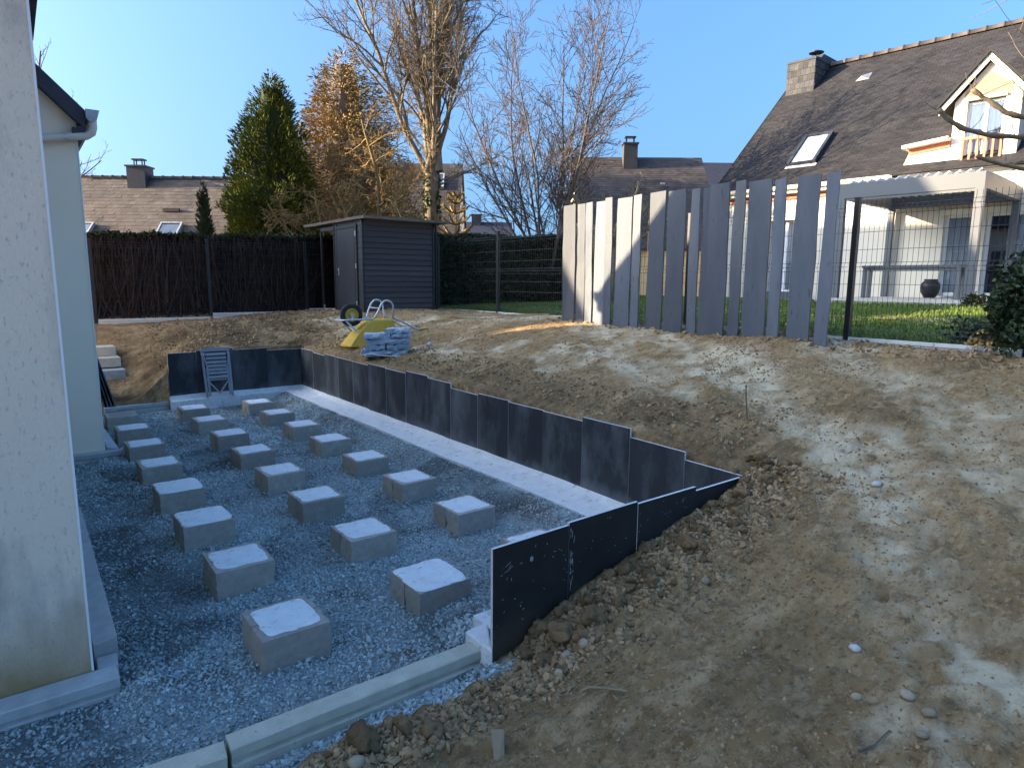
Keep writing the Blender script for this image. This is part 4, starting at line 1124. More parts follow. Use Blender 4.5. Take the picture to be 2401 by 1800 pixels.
# tray: rim on the ground, bottom on top; local x runs from the nose (left) to the handles
m_ = MB()
rim = [(-.05, -.10), (.02, -.26), (.30, -.33), (.86, -.30), (.95, -.22), (.95, .22), (.86, .30), (.30, .33), (.02, .26), (-.05, .10)]
mid = [(.18, -.11), (.21, -.22), (.40, -.27), (.84, -.25), (.90, -.19), (.90, .19), (.84, .25), (.40, .27), (.21, .22), (.18, .11)]
up_ = [(.40, -.12), (.42, -.17), (.52, -.20), (.80, -.195), (.83, -.16), (.83, .16), (.80, .195), (.52, .20), (.42, .17), (.40, .12)]
lip = [((x - .45) * 1.035 + .45, y * 1.06) for x, y in rim]
lay = [(lip, .012), (rim, .0), (rim, .03), (mid, .27), (up_, .44), ([((x - .6) * .92 + .6, y * .9) for x, y in up_], .462)]
V = [(x, y, z) for ring, z in lay for x, y in ring]; k = 10
F_ = [(a * k + q, a * k + (q + 1) % k, (a + 1) * k + (q + 1) % k, (a + 1) * k + q) for a in range(len(lay) - 1) for q in range(k)] + [tuple((len(lay) - 1) * k + q for q in range(k))]
m_.add(V, F_); tr_ = m_.build('tray', M['yellow'], wb)
for side in (-1, 1):
    y = side * .20; yo = side * .25
    m_ = MB()
    m_.tube([(-.13, side * .10, .455), (.05, side * .17, .47), (.30, y, .472), (.42, y, .475), (.475, y, .50), (.53, yo, .62), (.58, yo, .73), (.635, yo, .79), (.69, yo, .80), (.75, yo, .78), (.79, yo, .73), (.805, yo, .62), (.81, y, .50), (.83, y, .475)], .0165, 8)
    m_.build('frame_tube', M['steel'], wb, smooth=True)
    m_ = MB(); m_.tube([(.82, y, .49), (.90, side * .24, .46), (1.10, side * .29, .35), (1.22, side * .31, .29), (1.27, side * .31, .28), (1.33, side * .31, .284)], .0165, 8); m_.build('handle', M['steel'], wb, smooth=True)
    m_ = MB(); m_.tube([(1.30, side * .31, .283), (1.44, side * .31, .292)], .021, 8); m_.build('grip', M['yellow'], wb, smooth=True)
    m_ = MB(); m_.bar((-.02, side * .13, .455), (.20, side * .19, .22), .03, .006, up=(0, 1, 0)); m_.build('strut', M['steel'], wb)
    m_ = MB(); m_.bar((.10, side * .055, .56), (.10, side * .14, .46), .05, .012, up=(1, 0, 0)); m_.build('axle_bracket', M['steel'], wb)
m_ = MB(); m_.tube([(.555, -.25, .66), (.555, .25, .66)], .0125, 6); m_.build('crossbar', M['steel'], wb)
m_ = MB(); m_.tube([(-.13, -.10, .455), (-.14, 0, .455), (-.13, .10, .455)], .0165, 8); m_.build('nose_tube', M['steel'], wb)
wl = thing('wheel', (.125, 0, .545)); wl.parent = wb
tp = [(.115, -.036), (.13, -.044), (.165, -.048), (.185, -.042), (.198, -.022), (.20, 0), (.198, .022), (.185, .042), (.165, .048), (.13, .044), (.115, .036)]
m_ = MB(); m_.lathe(tp, n=28, axis='y'); m_.build('tyre', M['rubber'], wl, smooth=True)
rp = [(.0, -.030), (.035, -.034), (.05, -.014), (.085, -.014), (.10, -.034), (.118, -.038), (.118, .038), (.10, .034), (.085, .014), (.05, .014), (.035, .034), (0, .030)]
m_ = MB(); m_.lathe(rp, n=24, axis='y'); m_.build('rim', M['rimyel'], wl, smooth=True)
m_ = MB(); m_.tube([(0, -.075, 0), (0, .075, 0)], .012, 8); m_.box(-.03, .03, -.062, -.045, -.03, .02); m_.build('axle', M['steel'], wl)

# ------------------------------------------------------------------ stack of bluish stones
sx0, sy0 = 4.72, 9.46
sz0 = float(gz_at(sx0 + .2, sy0 - .1)) - .01
sa = math.atan2(-.62, .78) + .05
def rough_stone(L_, D_, H_, seed):
    rs = np.random.default_rng(seed); m_ = MB(); nx_, ny_ = 8, 4
    def grid(a0, a1, n_): return np.linspace(a0, a1, n_)
    import itertools
    vs = {}; V = []
    def vid(i, j, k_):
        key = (i, j, k_)
        if key not in vs:
            x, y, z = L_ * (i / nx_ - .5), D_ * (j / ny_ - .5), H_ * k_ / 2
            e = np.array([x, y, z]) + rs.normal(0, 1, 3) * np.array([.008, .010, .0065])
            if i in (0, nx_): e[0] *= 1 - .03 * abs(rs.normal())
            if k_ != 1: e[1] *= .95
            vs[key] = len(V); V.append(e)
        return vs[key]
    F_ = []
    for i in range(nx_):
        for j in range(ny_):
            F_ += [(vid(i, j, 0), vid(i, j + 1, 0), vid(i + 1, j + 1, 0), vid(i + 1, j, 0)), (vid(i, j, 2), vid(i + 1, j, 2), vid(i + 1, j + 1, 2), vid(i, j + 1, 2))]
    for k_ in range(2):
        for i in range(nx_):
            F_ += [(vid(i, 0, k_), vid(i + 1, 0, k_), vid(i + 1, 0, k_ + 1), vid(i, 0, k_ + 1)), (vid(i, ny_, k_), vid(i, ny_, k_ + 1), vid(i + 1, ny_, k_ + 1), vid(i + 1, ny_, k_))]
        for j in range(ny_):
            F_ += [(vid(0, j, k_), vid(0, j, k_ + 1), vid(0, j + 1, k_ + 1), vid(0, j + 1, k_)), (vid(nx_, j, k_), vid(nx_, j + 1, k_), vid(nx_, j + 1, k_ + 1), vid(nx_, j, k_ + 1))]
    m_.add(V, F_); return m_
STK = [(-.04, .0, .66, .36, .082, 'long lowest stone'), (-.345, .02, .12, .34, .12, 'small chunk at the bottom left'), (-.19, .0, .30, .35, .085, 'left stone of the second layer'), (.15, .0, .34, .35, .088, 'right stone of the second layer'),
       (-.01, .0, .66, .36, .080, 'long stone of the third layer'), (-.16, .0, .42, .35, .085, 'left stone of the fourth layer'), (.20, .0, .28, .34, .07, 'right stone of the fourth layer'), (.14, .0, .36, .33, .075, 'topmost stone')]
ST_Z = [.0, .0, .088, .088, .182, .268, .268, .345]
for i, (x_, y_, L_, D_, H_, lb) in enumerate(STK):
    o = rough_stone(L_, D_, H_, i + 3).build('rough_stone', M['bluestone'])
    ca, sa_ = math.cos(sa), math.sin(sa)
    o.location = (sx0 + ca * x_ - sa_ * y_, sy0 + sa_ * x_ + ca * y_, sz0 + ST_Z[i] + x_ * .05)
    o.rotation_euler = (0, -.045, sa + random.uniform(-.04, .04))
    tag(o, 'blue grey stone by the wheelbarrow, %s of the stack' % lb, 'stone', 'blue grey stones stacked beside the wheelbarrow')
st_ = MB(); st_.tube([(-.40, -.19, .10), (-.42, -.22, .02), (-.25, -.21, .035), (-.10, -.24, .012), (.06, -.26, .006), (.22, -.25, .008), (.26, -.23, .02), (.20, -.22, .012)], .007, 5)
tag(st_.build('plastic_strap', M['strap'], loc=(sx0, sy0, sz0), rot=(0, 0, sa)), 'loose white plastic strap lying at the foot of the stone stack', 'strap')

# ------------------------------------------------------------------ bits lying about
def lay_stick(name, pts, r_, mt, label, cat):
    p = np.array(pts, float); z = gz_at(p[:, 0], p[:, 1])
    p = np.stack([p[:, 0], p[:, 1], z + p[:, 2]], -1)
    m_ = MB(); m_.tube(p, np.linspace(r_, r_ * .6, len(p)), 6); return tag(m_.build(name, mt), label, cat)
bt = MB(); bt.bar((6.75, 10.9, float(gz_at(6.75, 10.9)) + .03), (7.62, 8.95, float(gz_at(7.62, 8.95)) + .05), .07, .03); tag(bt.build('wooden_batten', M['wood'], bevel=.003), 'long wooden batten lying on the earth in the sun patch by the slates', 'batten')
lay_stick('root_piece', [(2.03, 2.10, .03), (2.05, 2.07, .035), (2.08, 2.00, .022), (2.13, 1.90, .018)], .009, M['wood'], 'bent pale root lying on the earth before the near slabs', 'root')
lay_stick('twig', [(5.05, 3.25, .0), (5.06, 3.27, .12), (5.08, 3.30, .26), (5.085, 3.30, .30)], .007, M['bark2'], 'thin twig standing upright in the earth beyond the right corner slab', 'twig')
lay_stick('dry_twig', [(3.6, 3.1, .02), (3.62, 3.05, .03), (3.66, 2.98, .05)], .004, M['bark2'], 'small dry twig beside the near slabs', 'twig')
lay_stick('dark_stick', [(2.40, .985, .008), (2.48, .965, .012), (2.58, .955, .012)], .0055, M['bark2'], 'dark stick lying before the pale stones at lower right', 'stick')
lay_stick('brown_stick', [(1.95, 1.02, .012), (2.04, .92, .016), (2.10, .80, .01)], .007, M['bark2'], 'thin brown stick near the bottom edge at right', 'stick')
zk = float(gz_at(1.53, 2.09))
wk = MB(); wk.hexa([(1.462, 2.02, zk - .05), (1.512, 2.02, zk - .05), (1.516, 2.03, zk - .05), (1.466, 2.03, zk - .05), (1.535, 2.16, zk + .075), (1.585, 2.13, zk + .075), (1.590, 2.138, zk + .07), (1.54, 2.168, zk + .07)])
tag(wk.build('wooden_stake', M['wood'], bevel=.002), 'flat end of a wooden stake sticking out of the earth at the bottom', 'stake')

def lump(seed, sub=2, amp=.22):
    bm = bmesh.new(); bmesh.ops.create_icosphere(bm, subdivisions=sub, radius=1.0)
    rs = np.random.default_rng(seed)
    off = rs.uniform(0, 50, 3); sc = np.array([1, rs.uniform(.7, .95), rs.uniform(.55, .8)])
    for v in bm.verts:
        p = np.array(v.co)
        d = fbm(np.array(p[0] * 1.6 + off[0]), np.array(p[1] * 1.6 + p[2] * 1.1 + off[1]), 4, seed) + .5 * fbm(np.array(p[2] * 3 + off[2]), np.array(p[0] * 3 - p[1] * 2), 3, seed + 1)
        v.co = Vector(p * sc * (1 + amp * float(d)))
    for f_ in bm.faces: f_.smooth = True
    return bm
def lump_mesh(name, seed, mt, sub=2, amp=.22):
    bm = lump(seed, sub, amp); me = bpy.data.meshes.new(name); bm.to_mesh(me); bm.free(); me.materials.append(mt); return me
clods = [lump_mesh('earth_clod', 200 + i, M['clod'], 3, .42) for i in range(7)]
stones = [lump_mesh('field_stone', 300 + i, M['stone'], 2, .14) for i in range(5)]
whites = [lump_mesh('white_stone', 320 + i, M['whitestone'], 2, .16) for i in range(3)]
def put(me, name, x, y, r_, label, cat, group=None, sink=.3, z=None):
    zz = float(gz_at(x, y)) if z is None else z
    o = link(name, me, None, (x, y, zz + r_ * (.62 - sink)), (random.uniform(-.4, .4), random.uniform(-.4, .4), random.uniform(0, 6.28)))
    o.scale = (r_, r_ * random.uniform(.8, 1.15), r_ * random.uniform(.75, 1.1))
    return tag(o, label, cat, group)
CG = 'earth clods heaped against the near slabs'
for i in range(110):
    x = random.uniform(2.05, 4.62); edge = 2.74 - random.random() ** 1.6 * .42
    if x > 4.31: edge = random.uniform(2.4, 2.9)
    r_ = random.uniform(.018, .050) * (1.1 if x < 3.2 else 1)
    zone = 'free standing near slab' if x < 2.54 else ('second near slab' if x < 3.14 else ('third near slab' if x < 3.74 else ('almost buried near slab' if x < 4.31 else 'right corner of the pit')))
    big = 'fist sized' if r_ > .036 else 'small'
    put(random.choice(clods), 'earth_clod', x, min(edge, 2.75 - r_) if x < 4.31 else edge, r_, '%s brown clod of earth heaped against the %s' % (big, zone), 'clod', '%s clods heaped against the %s' % (big, zone))
for (x, y, r_, lb) in ((2.10, 2.62, .06, 'big crumbling clod leaning on the free end of the near slabs'), (2.29, 2.55, .085, 'large light brown clod with hanging roots below the second near slab'),
                       (2.45, 2.46, .07, 'wide yellowish clod in front of the near slabs'), (3.32, 2.50, .065, 'wide smooth clod below the third near slab'),
                       (4.48, 2.72, .075, 'dark earthy clump behind the right corner of the pit'), (4.08, 2.62, .06, 'pale dry clod before the almost buried slab'),
                       (1.10, 2.55, .075, 'dark hairy clod of roots in front of the long kerb stone'), (1.30, 2.56, .06, 'angular dark clod beside the hairy root clod'),
                       (1.38, 2.42, .055, 'brown clod at the rim below the long kerb stone')):
    put(random.choice(clods), 'earth_clod', x, y, r_, lb, 'clod', None, .15)
for (x, y, r_, lb) in ((2.20, 2.40, .042, 'yellowish brown stone beside the rounded grey pebble near the clods'), (2.285, 2.36, .036, 'smooth rounded grey pebble near the big clods'), (2.08, 2.32, .030, 'flat tan pebble left of the rounded grey pebble'),
                       (1.02, 2.44, .04, 'long tan stone at the bottom edge below the kerb'), (2.79, .98, .035, 'pale stone, largest of the pale group at lower right'), (2.73, .88, .03, 'cracked pale stone in the group at lower right'),
                       (2.62, .86, .028, 'rounded pale stone left in the group at lower right'), (2.68, 1.13, .026, 'pale stone behind the dark stick at lower right'), (3.1, 2.2, .03, 'brown stone right of the wide yellowish clod')):
    put(random.choice(stones), 'field_stone', x, y, r_, lb, 'stone', None, .25)
for (x, y, r_, lb) in ((2.95, 1.27, .026, 'bright white stone fragment on the slope at right'), (2.08, 1.15, .023, 'white chalky fragment near the bottom, right of centre'), (4.55, 1.92, .035, 'whitish stone in the pale vehicle track'),
                       (5.35, 9.3, .05, 'whitish stone right of the stone stack')):
    put(random.choice(whites), 'white_stone', x, y, r_, lb, 'stone', None, .2)
# ------------------------------------------------------------------ houses
def wall_open(mb, x0, x1, z0, z1, y, th, ops):
    """wall slab facing -y with rectangular openings [(xa, xb, za, zb)]"""
    xs = sorted({x0, x1, *[o[0] for o in ops], *[o[1] for o in ops]}); zs_ = sorted({z0, z1, *[o[2] for o in ops], *[o[3] for o in ops]})
    for xa, xb in zip(xs[:-1], xs[1:]):
        for za, zb in zip(zs_[:-1], zs_[1:]):
            if any(o[0] <= (xa + xb) / 2 <= o[1] and o[2] <= (za + zb) / 2 <= o[3] for o in ops): continue
            mb.add([(xa, y, za), (xb, y, za), (xb, y, zb), (xa, y, zb)], [(0, 1, 2, 3)])
    for xa, xb, za, zb in ops:
        mb.add([(xa, y, za), (xa, y + th, za), (xa, y + th, zb), (xa, y, zb)], [(0, 1, 2, 3)])
        mb.add([(xb, y, za), (xb, y, zb), (xb, y + th, zb), (xb, y + th, za)], [(0, 1, 2, 3)])
        mb.add([(xa, y, zb), (xa, y + th, zb), (xb, y + th, zb), (xb, y, zb)], [(0, 1, 2, 3)])
        mb.add([(xa, y, za), (xb, y, za), (xb, y + th, za), (xa, y + th, za)], [(0, 1, 2, 3)])

def roof_tiles(mb, x0, x1, ye, ze, yr, zr, w, e, th=.012, jit=.004, skip=None, seed=1, left=None):
    """courses of single slates on the slope from eave (ye, ze) to ridge (yr, zr)"""
    rs = np.random.default_rng(seed)
    S = math.hypot(yr - ye, zr - ze); t = np.array([0, (yr - ye) / S, (zr - ze) / S]); n = np.array([0, -t[2], t[1]])
    nr = int(S / e); nc = int((x1 - x0) / w)
    r, c = np.meshgrid(np.arange(nr), np.arange(-1, nc + 1), indexing='ij'); r, c = r.ravel(), c.ravel()
    xa = np.clip(x0 + (c + .5 * (r % 2)) * w + .003, x0, x1); xb = np.clip(x0 + (c + 1 + .5 * (r % 2)) * w - .003, x0, x1)
    k = xb - xa > .02; r, xa, xb = r[k], xa[k], xb[k]
    if skip is not None:
        k = ~skip((xa + xb) / 2, (r + .5) * e); r, xa, xb = r[k], xa[k], xb[k]
    m = len(r); s0 = r * e + rs.normal(0, jit, m); s1 = r * e + e * 1.15
    h = th * rs.uniform(.7, 1.5, m)
    base = np.array([0, ye, ze])
    def P(x, s, u_): return base + np.stack([x, 0 * x, 0 * x], -1) + s[:, None] * t + u_[:, None] * n
    v = np.stack([P(xa, s0, 0 * h), P(xb, s0, 0 * h), P(xb, s1, 0 * h), P(xa, s1, 0 * h), P(xa, s0, h), P(xb, s0, h * rs.uniform(.8, 1.2, m)), P(xb, s1, h * .15), P(xa, s1, h * .15)], 1)
    mb.add(v.reshape(-1, 3), (BOXF[None] + (np.arange(m) * 8)[:, None, None]).reshape(-1, 4), np.repeat(np.clip(rs.normal(.5, .22, m) + .15 * fbm(xa * .7, s0 * .7, 3, seed), 0, 1), 8))

def ridge_row(par, x0, x1, y, z, w, mt, r_=.11, name='ridge_tile'):
    n_ = int((x1 - x0) / w); w = (x1 - x0) / n_
    me = None
    for i in range(n_):
        if me is None:
            m_ = MB(); an = np.linspace(-.25, math.pi + .25, 8)
            for s_ in (0, w * .86):
                pass
            prof = []
            for xx, rr_ in ((0, r_ * 1.22), (w * .10, r_ * 1.22), (w * .12, r_), (w * 1.03, r_ * .97)):
                prof.append(np.stack([np.full(8, xx), rr_ * np.cos(an), rr_ * np.sin(an) * .9], -1))
            V = np.concatenate(prof); j = np.arange(7)
            m_.add(V, np.concatenate([np.stack([q * 8 + j, q * 8 + j + 1, q * 8 + 8 + j + 1, q * 8 + 8 + j], -1) for q in range(3)]))
            me = m_.mesh(name, True); me.materials.append(mt)
        link(name, me, par, (x0 + i * w, y, z))

def window(par, x0, x1, z0, z1, y, mull=1, fw=.055, name='window', curtain=True, sill=False, mat_='frame', cy=.10):
    """framed window set at depth y; pane and curtain are its own pieces"""
    m_ = MB(); ft_ = .05
    m_.box(x0, x0 + fw, y, y + ft_, z0, z1); m_.box(x1 - fw, x1, y, y + ft_, z0, z1); m_.box(x0 + fw, x1 - fw, y + .001, y + ft_, z1 - fw, z1); m_.box(x0 + fw, x1 - fw, y + .001, y + ft_, z0, z0 + fw * 1.4)
    for q in range(1, mull + 1):
        xm = x0 + (x1 - x0) * q / (mull + 1); m_.box(xm - fw * .7, xm + fw * .7, y - .004, y + ft_, z0 + fw * 1.4, z1 - fw)
    fr = m_.build(name, M[mat_], par)
    m_ = MB(); m_.add([(x0 + fw, y + .025, z0 + fw), (x1 - fw, y + .025, z0 + fw), (x1 - fw, y + .025, z1 - fw), (x0 + fw, y + .025, z1 - fw)], [(0, 1, 2, 3)]); m_.build('pane', M['glass'], fr)
    if curtain:
        n_ = int((x1 - x0) / .012); xx = np.linspace(x0 + .02, x1 - .02, n_); yy = y + cy + .022 * np.sin(xx * 55 + 1.5 * np.sin(xx * 9)) 
        m_ = MB(); V = np.concatenate([np.stack([xx, yy, np.full(n_, z0 + .03)], -1), np.stack([xx, yy, np.full(n_, z1 - .02)], -1)]); i = np.arange(n_ - 1)
        m_.add(V, np.stack([i, i + 1, i + 1 + n_, i + n_], -1)); m_.build('curtain', M['curtain'], fr, smooth=True)
    m_ = MB(); m_.add([(x0 - .05, y + .5, z0 - .05), (x1 + .05, y + .5, z0 - .05), (x1 + .05, y + .5, z1 + .05), (x0 - .05, y + .5, z1 + .05)], [(0, 1, 2, 3)]); m_.build('room', M['dark'], fr)
    return fr

# ---- the neighbour's house on the right. local x to the right along its front, y into it
HO = (18.322, 6.761, 1.918); HR = -math.radians(85)
hs = thing('house', HO, HR, 'cream house on the right with big slate roof, chimney and orange trimmed dormer', 'house')
XL, XR_ = -6.10, 7.0; EZ, RY, RZ = 2.99, 4.83, 7.53
ops = [(0.0, .69, .02, 1.95), (.86, 3.2, .02, 1.95), (-4.45, -3.55, .02, 2.08), (3.9, 5.2, .9, 2.0)]
m_ = MB(); wall_open(m_, XL, XR_, -.6, 2.98, 0, .26, ops)
# gable ends and back
for xx in (XL, XR_):
    m_.add([(xx, 0, -.6), (xx, 2 * RY - .0, -.6), (xx, 2 * RY, 2.98), (xx, RY, RZ - .15), (xx, 0, 2.98)], [(0, 1, 2, 3, 4)])
m_.add([(XL, 2 * RY, -.6), (XR_, 2 * RY, -.6), (XR_, 2 * RY, 2.98), (XL, 2 * RY, 2.98)], [(0, 1, 2, 3)])
m_.build('wall', M['wall'], hs)
window(hs, .0, .69, .02, 1.95, .14, 0, .06, 'glazed_door', cy=.06)
window(hs, .86, 3.2, .02, 1.95, .14, 1, .06, 'glazed_door', curtain=False)
m_ = MB(); n_ = 120; xx = np.linspace(1.25, 3.1, n_); yy = .24 + .03 * np.sin(xx * 42 + 1.4 * np.sin(xx * 7)); i = np.arange(n_ - 1)
m_.add(np.concatenate([np.stack([xx, yy, np.full(n_, .06)], -1), np.stack([xx, yy, np.full(n_, 1.93)], -1)]), np.stack([i, i + 1, i + 1 + n_, i + n_], -1)); m_.build('curtain', M['curtain'], hs, smooth=True)
window(hs, -4.45, -3.55, .02, 2.08, .14, 1, .06, 'glazed_door', cy=.06)
window(hs, 3.9, 5.2, .9, 2.0, .14, 1)
for xa, xb, zt in ((-.12, .78, 1.952), (.80, 3.26, 1.952), (-4.52, -3.48, 2.082)):
    m_ = MB(); m_.box(xa, xb, -.05, .02, zt, zt + .14); m_.build('shutter_box', M['cream'], hs)
m_ = MB(); m_.box(XL - .1, -1.16, -.30, .0, 2.80, 2.90); m_.build('soffit', M['cream'], hs)
m_ = MB(); m_.box(XL - .1, -1.16, -.06, -.003, 2.66, 2.795); m_.build('orange_board', M['orange'], hs)
m_ = MB(); m_.prism([(-.30, 2.99), (-.30, 2.92), (-.34, 2.885), (-.40, 2.885), (-.44, 2.92), (-.45, 2.99), (-.43, 2.99), (-.42, 2.93), (-.395, 2.90), (-.345, 2.90), (-.32, 2.93)], 'x', XL - .12, -1.18)
m_.build('gutter', M['cream'], hs)
m_ = MB(); m_.hexa([(XL - .12, -.3, EZ - .02), (XR_ + .1, -.3, EZ - .02), (XR_ + .1, RY, RZ - .02), (XL - .12, RY, RZ - .02), (XL - .12, -.3, EZ - .01), (XR_ + .1, -.3, EZ - .01), (XR_ + .1, RY, RZ - .01), (XL - .12, RY, RZ - .01)])
m_.hexa([(XL - .12, RY, RZ - .02), (XR_ + .1, RY, RZ - .02), (XR_ + .1, 2 * RY + .3, EZ - .02), (XL - .12, 2 * RY + .3, EZ - .02), (XL - .12, RY, RZ + .0), (XR_ + .1, RY, RZ + .0), (XR_ + .1, 2 * RY + .3, EZ), (XL - .12, 2 * RY + .3, EZ)])
rf = m_.build('roof', M['rslate'], hs)
m_ = MB(); roof_tiles(m_, XL - .14, 4.6, -.32, EZ, RY, RZ, .22, .115, .006, seed=3); so = m_.build('slates', M['rslate'], rf); so['kind'] = 'stuff'
m_ = MB(); m_.hexa([(XL - .16, -.33, EZ - .10), (XL - .125, -.33, EZ - .10), (XL - .125, RY, RZ - .10), (XL - .16, RY, RZ - .10), (XL - .16, -.33, EZ + .015), (XL - .125, -.33, EZ + .015), (XL - .125, RY, RZ + .015), (XL - .16, RY, RZ + .015)]); m_.build('verge_board', M['rslate'], rf)
ridge_row(rf, XL + 1.0, 4.8, RY, RZ + .0, .42, M['ridge'], .12)
# chimney on the left end of the ridge
m_ = MB(); cx0, cx1, cy0, cy1, cz0, cz1 = XL + .0, XL + .93, 3.72, 5.9, 5.9, 7.55
m_.box(cx0, cx1, cy0, cy1, cz0, cz1)
chm = m_.build('chimney', M['chimney'], hs)
m_ = MB(); rs = np.random.default_rng(8)
e_, w_ = .20, .155
for r_ in range(int((cz1 - cz0) / e_)):
    for c_ in range(7):
        xa = cx0 + (c_ - .5 * (r_ % 2)) * w_; xb = min(xa + w_ - .006, cx1); xa = max(xa, cx0)
        if xb - xa > .03: m_.hexa([(xa, cy0 - .016, cz0 + r_ * e_), (xb, cy0 - .016, cz0 + r_ * e_), (xb, cy0, cz0 + r_ * e_), (xa, cy0, cz0 + r_ * e_), (xa, cy0 - .004, cz0 + (r_ + 1.04) * e_), (xb, cy0 - .004, cz0 + (r_ + 1.04) * e_), (xb, cy0, cz0 + (r_ + 1.04) * e_), (xa, cy0, cz0 + (r_ + 1.04) * e_)], rs.uniform(0, 1))
    for c_ in range(15):
        ya = cy0 + (c_ - .5 * (r_ % 2)) * w_; yb = min(ya + w_ - .006, cy1); ya = max(ya, cy0)
        for xs_, sg in ((cx1, 1), (cx0, -1)):
            if yb - ya > .03: m_.hexa([(xs_, ya, cz0 + r_ * e_), (xs_ + sg * .016, ya, cz0 + r_ * e_), (xs_ + sg * .016, yb, cz0 + r_ * e_), (xs_, yb, cz0 + r_ * e_), (xs_, ya, cz0 + (r_ + 1.04) * e_), (xs_ + sg * .004, ya, cz0 + (r_ + 1.04) * e_), (xs_ + sg * .004, yb, cz0 + (r_ + 1.04) * e_), (xs_, yb, cz0 + (r_ + 1.04) * e_)], rs.uniform(0, 1))
so = m_.build('cladding_slates', M['chimney'], chm); so['kind'] = 'stuff'
m_ = MB(); m_.prism([(cy0 - .02, cz1 - .01), (cy1 + .02, cz1 - .01), (cy1 + .02, cz1 + .05), (cy1 - .35, cz1 + .09), (cy1 - .55, cz1 + .24), (cy0 + .55, cz1 + .24), (cy0 + .35, cz1 + .09), (cy0 - .02, cz1 + .05)], 'x', cx0 - .02, cx1 + .02); m_.build('capping', M['chimney'], chm)
m_ = MB(); m_.lathe([(.0, 0), (.10, 0), (.10, .10), (.0, .10)], (cx0 + .47, 4.75, cz1 + .24), 12)
for a_ in range(4): m_.tube([(cx0 + .47 + .09 * math.cos(a_ * 1.57 + .6), 4.75 + .09 * math.sin(a_ * 1.57 + .6), cz1 + .30), (cx0 + .47 + .12 * math.cos(a_ * 1.57 + .6), 4.75 + .12 * math.sin(a_ * 1.57 + .6), cz1 + .52)], .012, 4)
m_.lathe([(0, .57), (.10, .555), (.24, .50), (.24, .48), (0, .50)], (cx0 + .47, 4.75, cz1), 18); m_.build('cowl', M['black'], chm, smooth=False)
# roof window and vent
S_ = math.hypot(RY + .3, RZ - EZ); T = np.array([0, (RY + .3) / S_, (RZ - EZ) / S_]); Nn = np.array([0, -T[2], T[1]])
def onroof(x, s, h=0): return np.array([x, -.3, EZ]) + T * s + Nn * h
def roof_box(mb, x0, x1, s0, s1, h0, h1): mb.hexa([onroof(x0, s0, h0), onroof(x1, s0, h0), onroof(x1, s1, h0), onroof(x0, s1, h0), onroof(x0, s0, h1), onroof(x1, s0, h1), onroof(x1, s1, h1), onroof(x0, s1, h1)])
wx0, wx1, ws0, ws1 = -4.27, -3.44, .98, 2.42
m_ = MB(); roof_box(m_, wx0, wx0 + .09, ws0, ws1, 0, .13); roof_box(m_, wx1 - .09, wx1, ws0, ws1, 0, .13); roof_box(m_, wx0 + .09, wx1 - .09, ws1 - .1, ws1, 0, .129); roof_box(m_, wx0 + .09, wx1 - .09, ws0, ws0 + .07, 0, .10)
rw = m_.build('roof_window', M['darkroof'], hs)
m_ = MB(); roof_box(m_, wx0 + .09, wx1 - .09, ws0 + .07, ws1 - .1, .03, .085); m_.build('pane', M['skyblind'], rw)
m_ = MB(); roof_box(m_, wx0 - .03, wx1 + .03, ws0 - .12, ws0 - .001, .012, .024); m_.build('flashing', M['zinc'], rw)
m_ = MB(); p0, p1, p2, p3 = onroof(-3.86, 5.35, .015), onroof(-3.46, 5.35, .015), onroof(-3.48, 5.75, .015), onroof(-3.66, 5.38, .15)
m_.add([p0, p1, p2, p3], [(0, 1, 3), (1, 2, 3), (2, 0, 3)]); m_.build('roof_vent', M['zinc'], hs)
# raised cheek wall with cream cap and orange board, left of the dormer
m_ = MB(); m_.prism([(-1.16, 2.90), (-.035, 2.90), (-.035, 3.66), (-.90, 3.58)], 'y', -.035, .9); m_.build('parapet', M['wall'], hs)
m_ = MB(); m_.hexa([(-1.02, -.30, 3.60), (-.04, -.30, 3.69), (-.04, .95, 3.69), (-1.02, .95, 3.60), (-1.02, -.30, 3.68), (-.04, -.30, 3.77), (-.04, .95, 3.77), (-1.02, .95, 3.68)]); m_.build('cap_board', M['cream'], hs)
m_ = MB(); m_.hexa([(-.92, -.075, 3.47), (-.04, -.075, 3.55), (-.04, -.037, 3.55), (-.92, -.037, 3.47), (-.92, -.075, 3.595), (-.04, -.075, 3.685), (-.04, -.037, 3.685), (-.92, -.037, 3.595)]); m_.build('orange_board', M['orange'], hs)
# dormer
dx0, dx1, dzt = -.03, 1.27, 4.58
m_ = MB(); wall_open(m_, dx0, dx1, 2.984, 4.55, -.04, .22, [(.23, .97, 3.02, 4.55)])
m_.add([(dx0, -.04, 2.984), (dx0, 2.4, 2.984), (dx0, 2.4, 4.55), (dx0, -.04, 4.55)], [(0, 3, 2, 1)]); m_.add([(dx1, -.04, 2.984), (dx1, 2.4, 2.984), (dx1, 2.4, 4.55), (dx1, -.04, 4.55)], [(0, 1, 2, 3)])
m_.add([(dx0, -.04, 4.55), (dx1, -.04, 4.55), (.62, -.04, 5.34)], [(0, 1, 2)])
dm = m_.build('dormer', M['wall'], hs)
m_ = MB(); m_.prism([(.16, 4.60), (1.08, 4.60), (1.08, 4.78), (.62, 5.12), (.16, 4.70)], 'y', -.052, -.043); m_.build('gable_panel', M['orangelt'], dm)
m_ = MB(); m_.box(.20, 1.0, -.12, -.045, 4.535, 4.595); m_.build('lintel', M['cream'], dm)
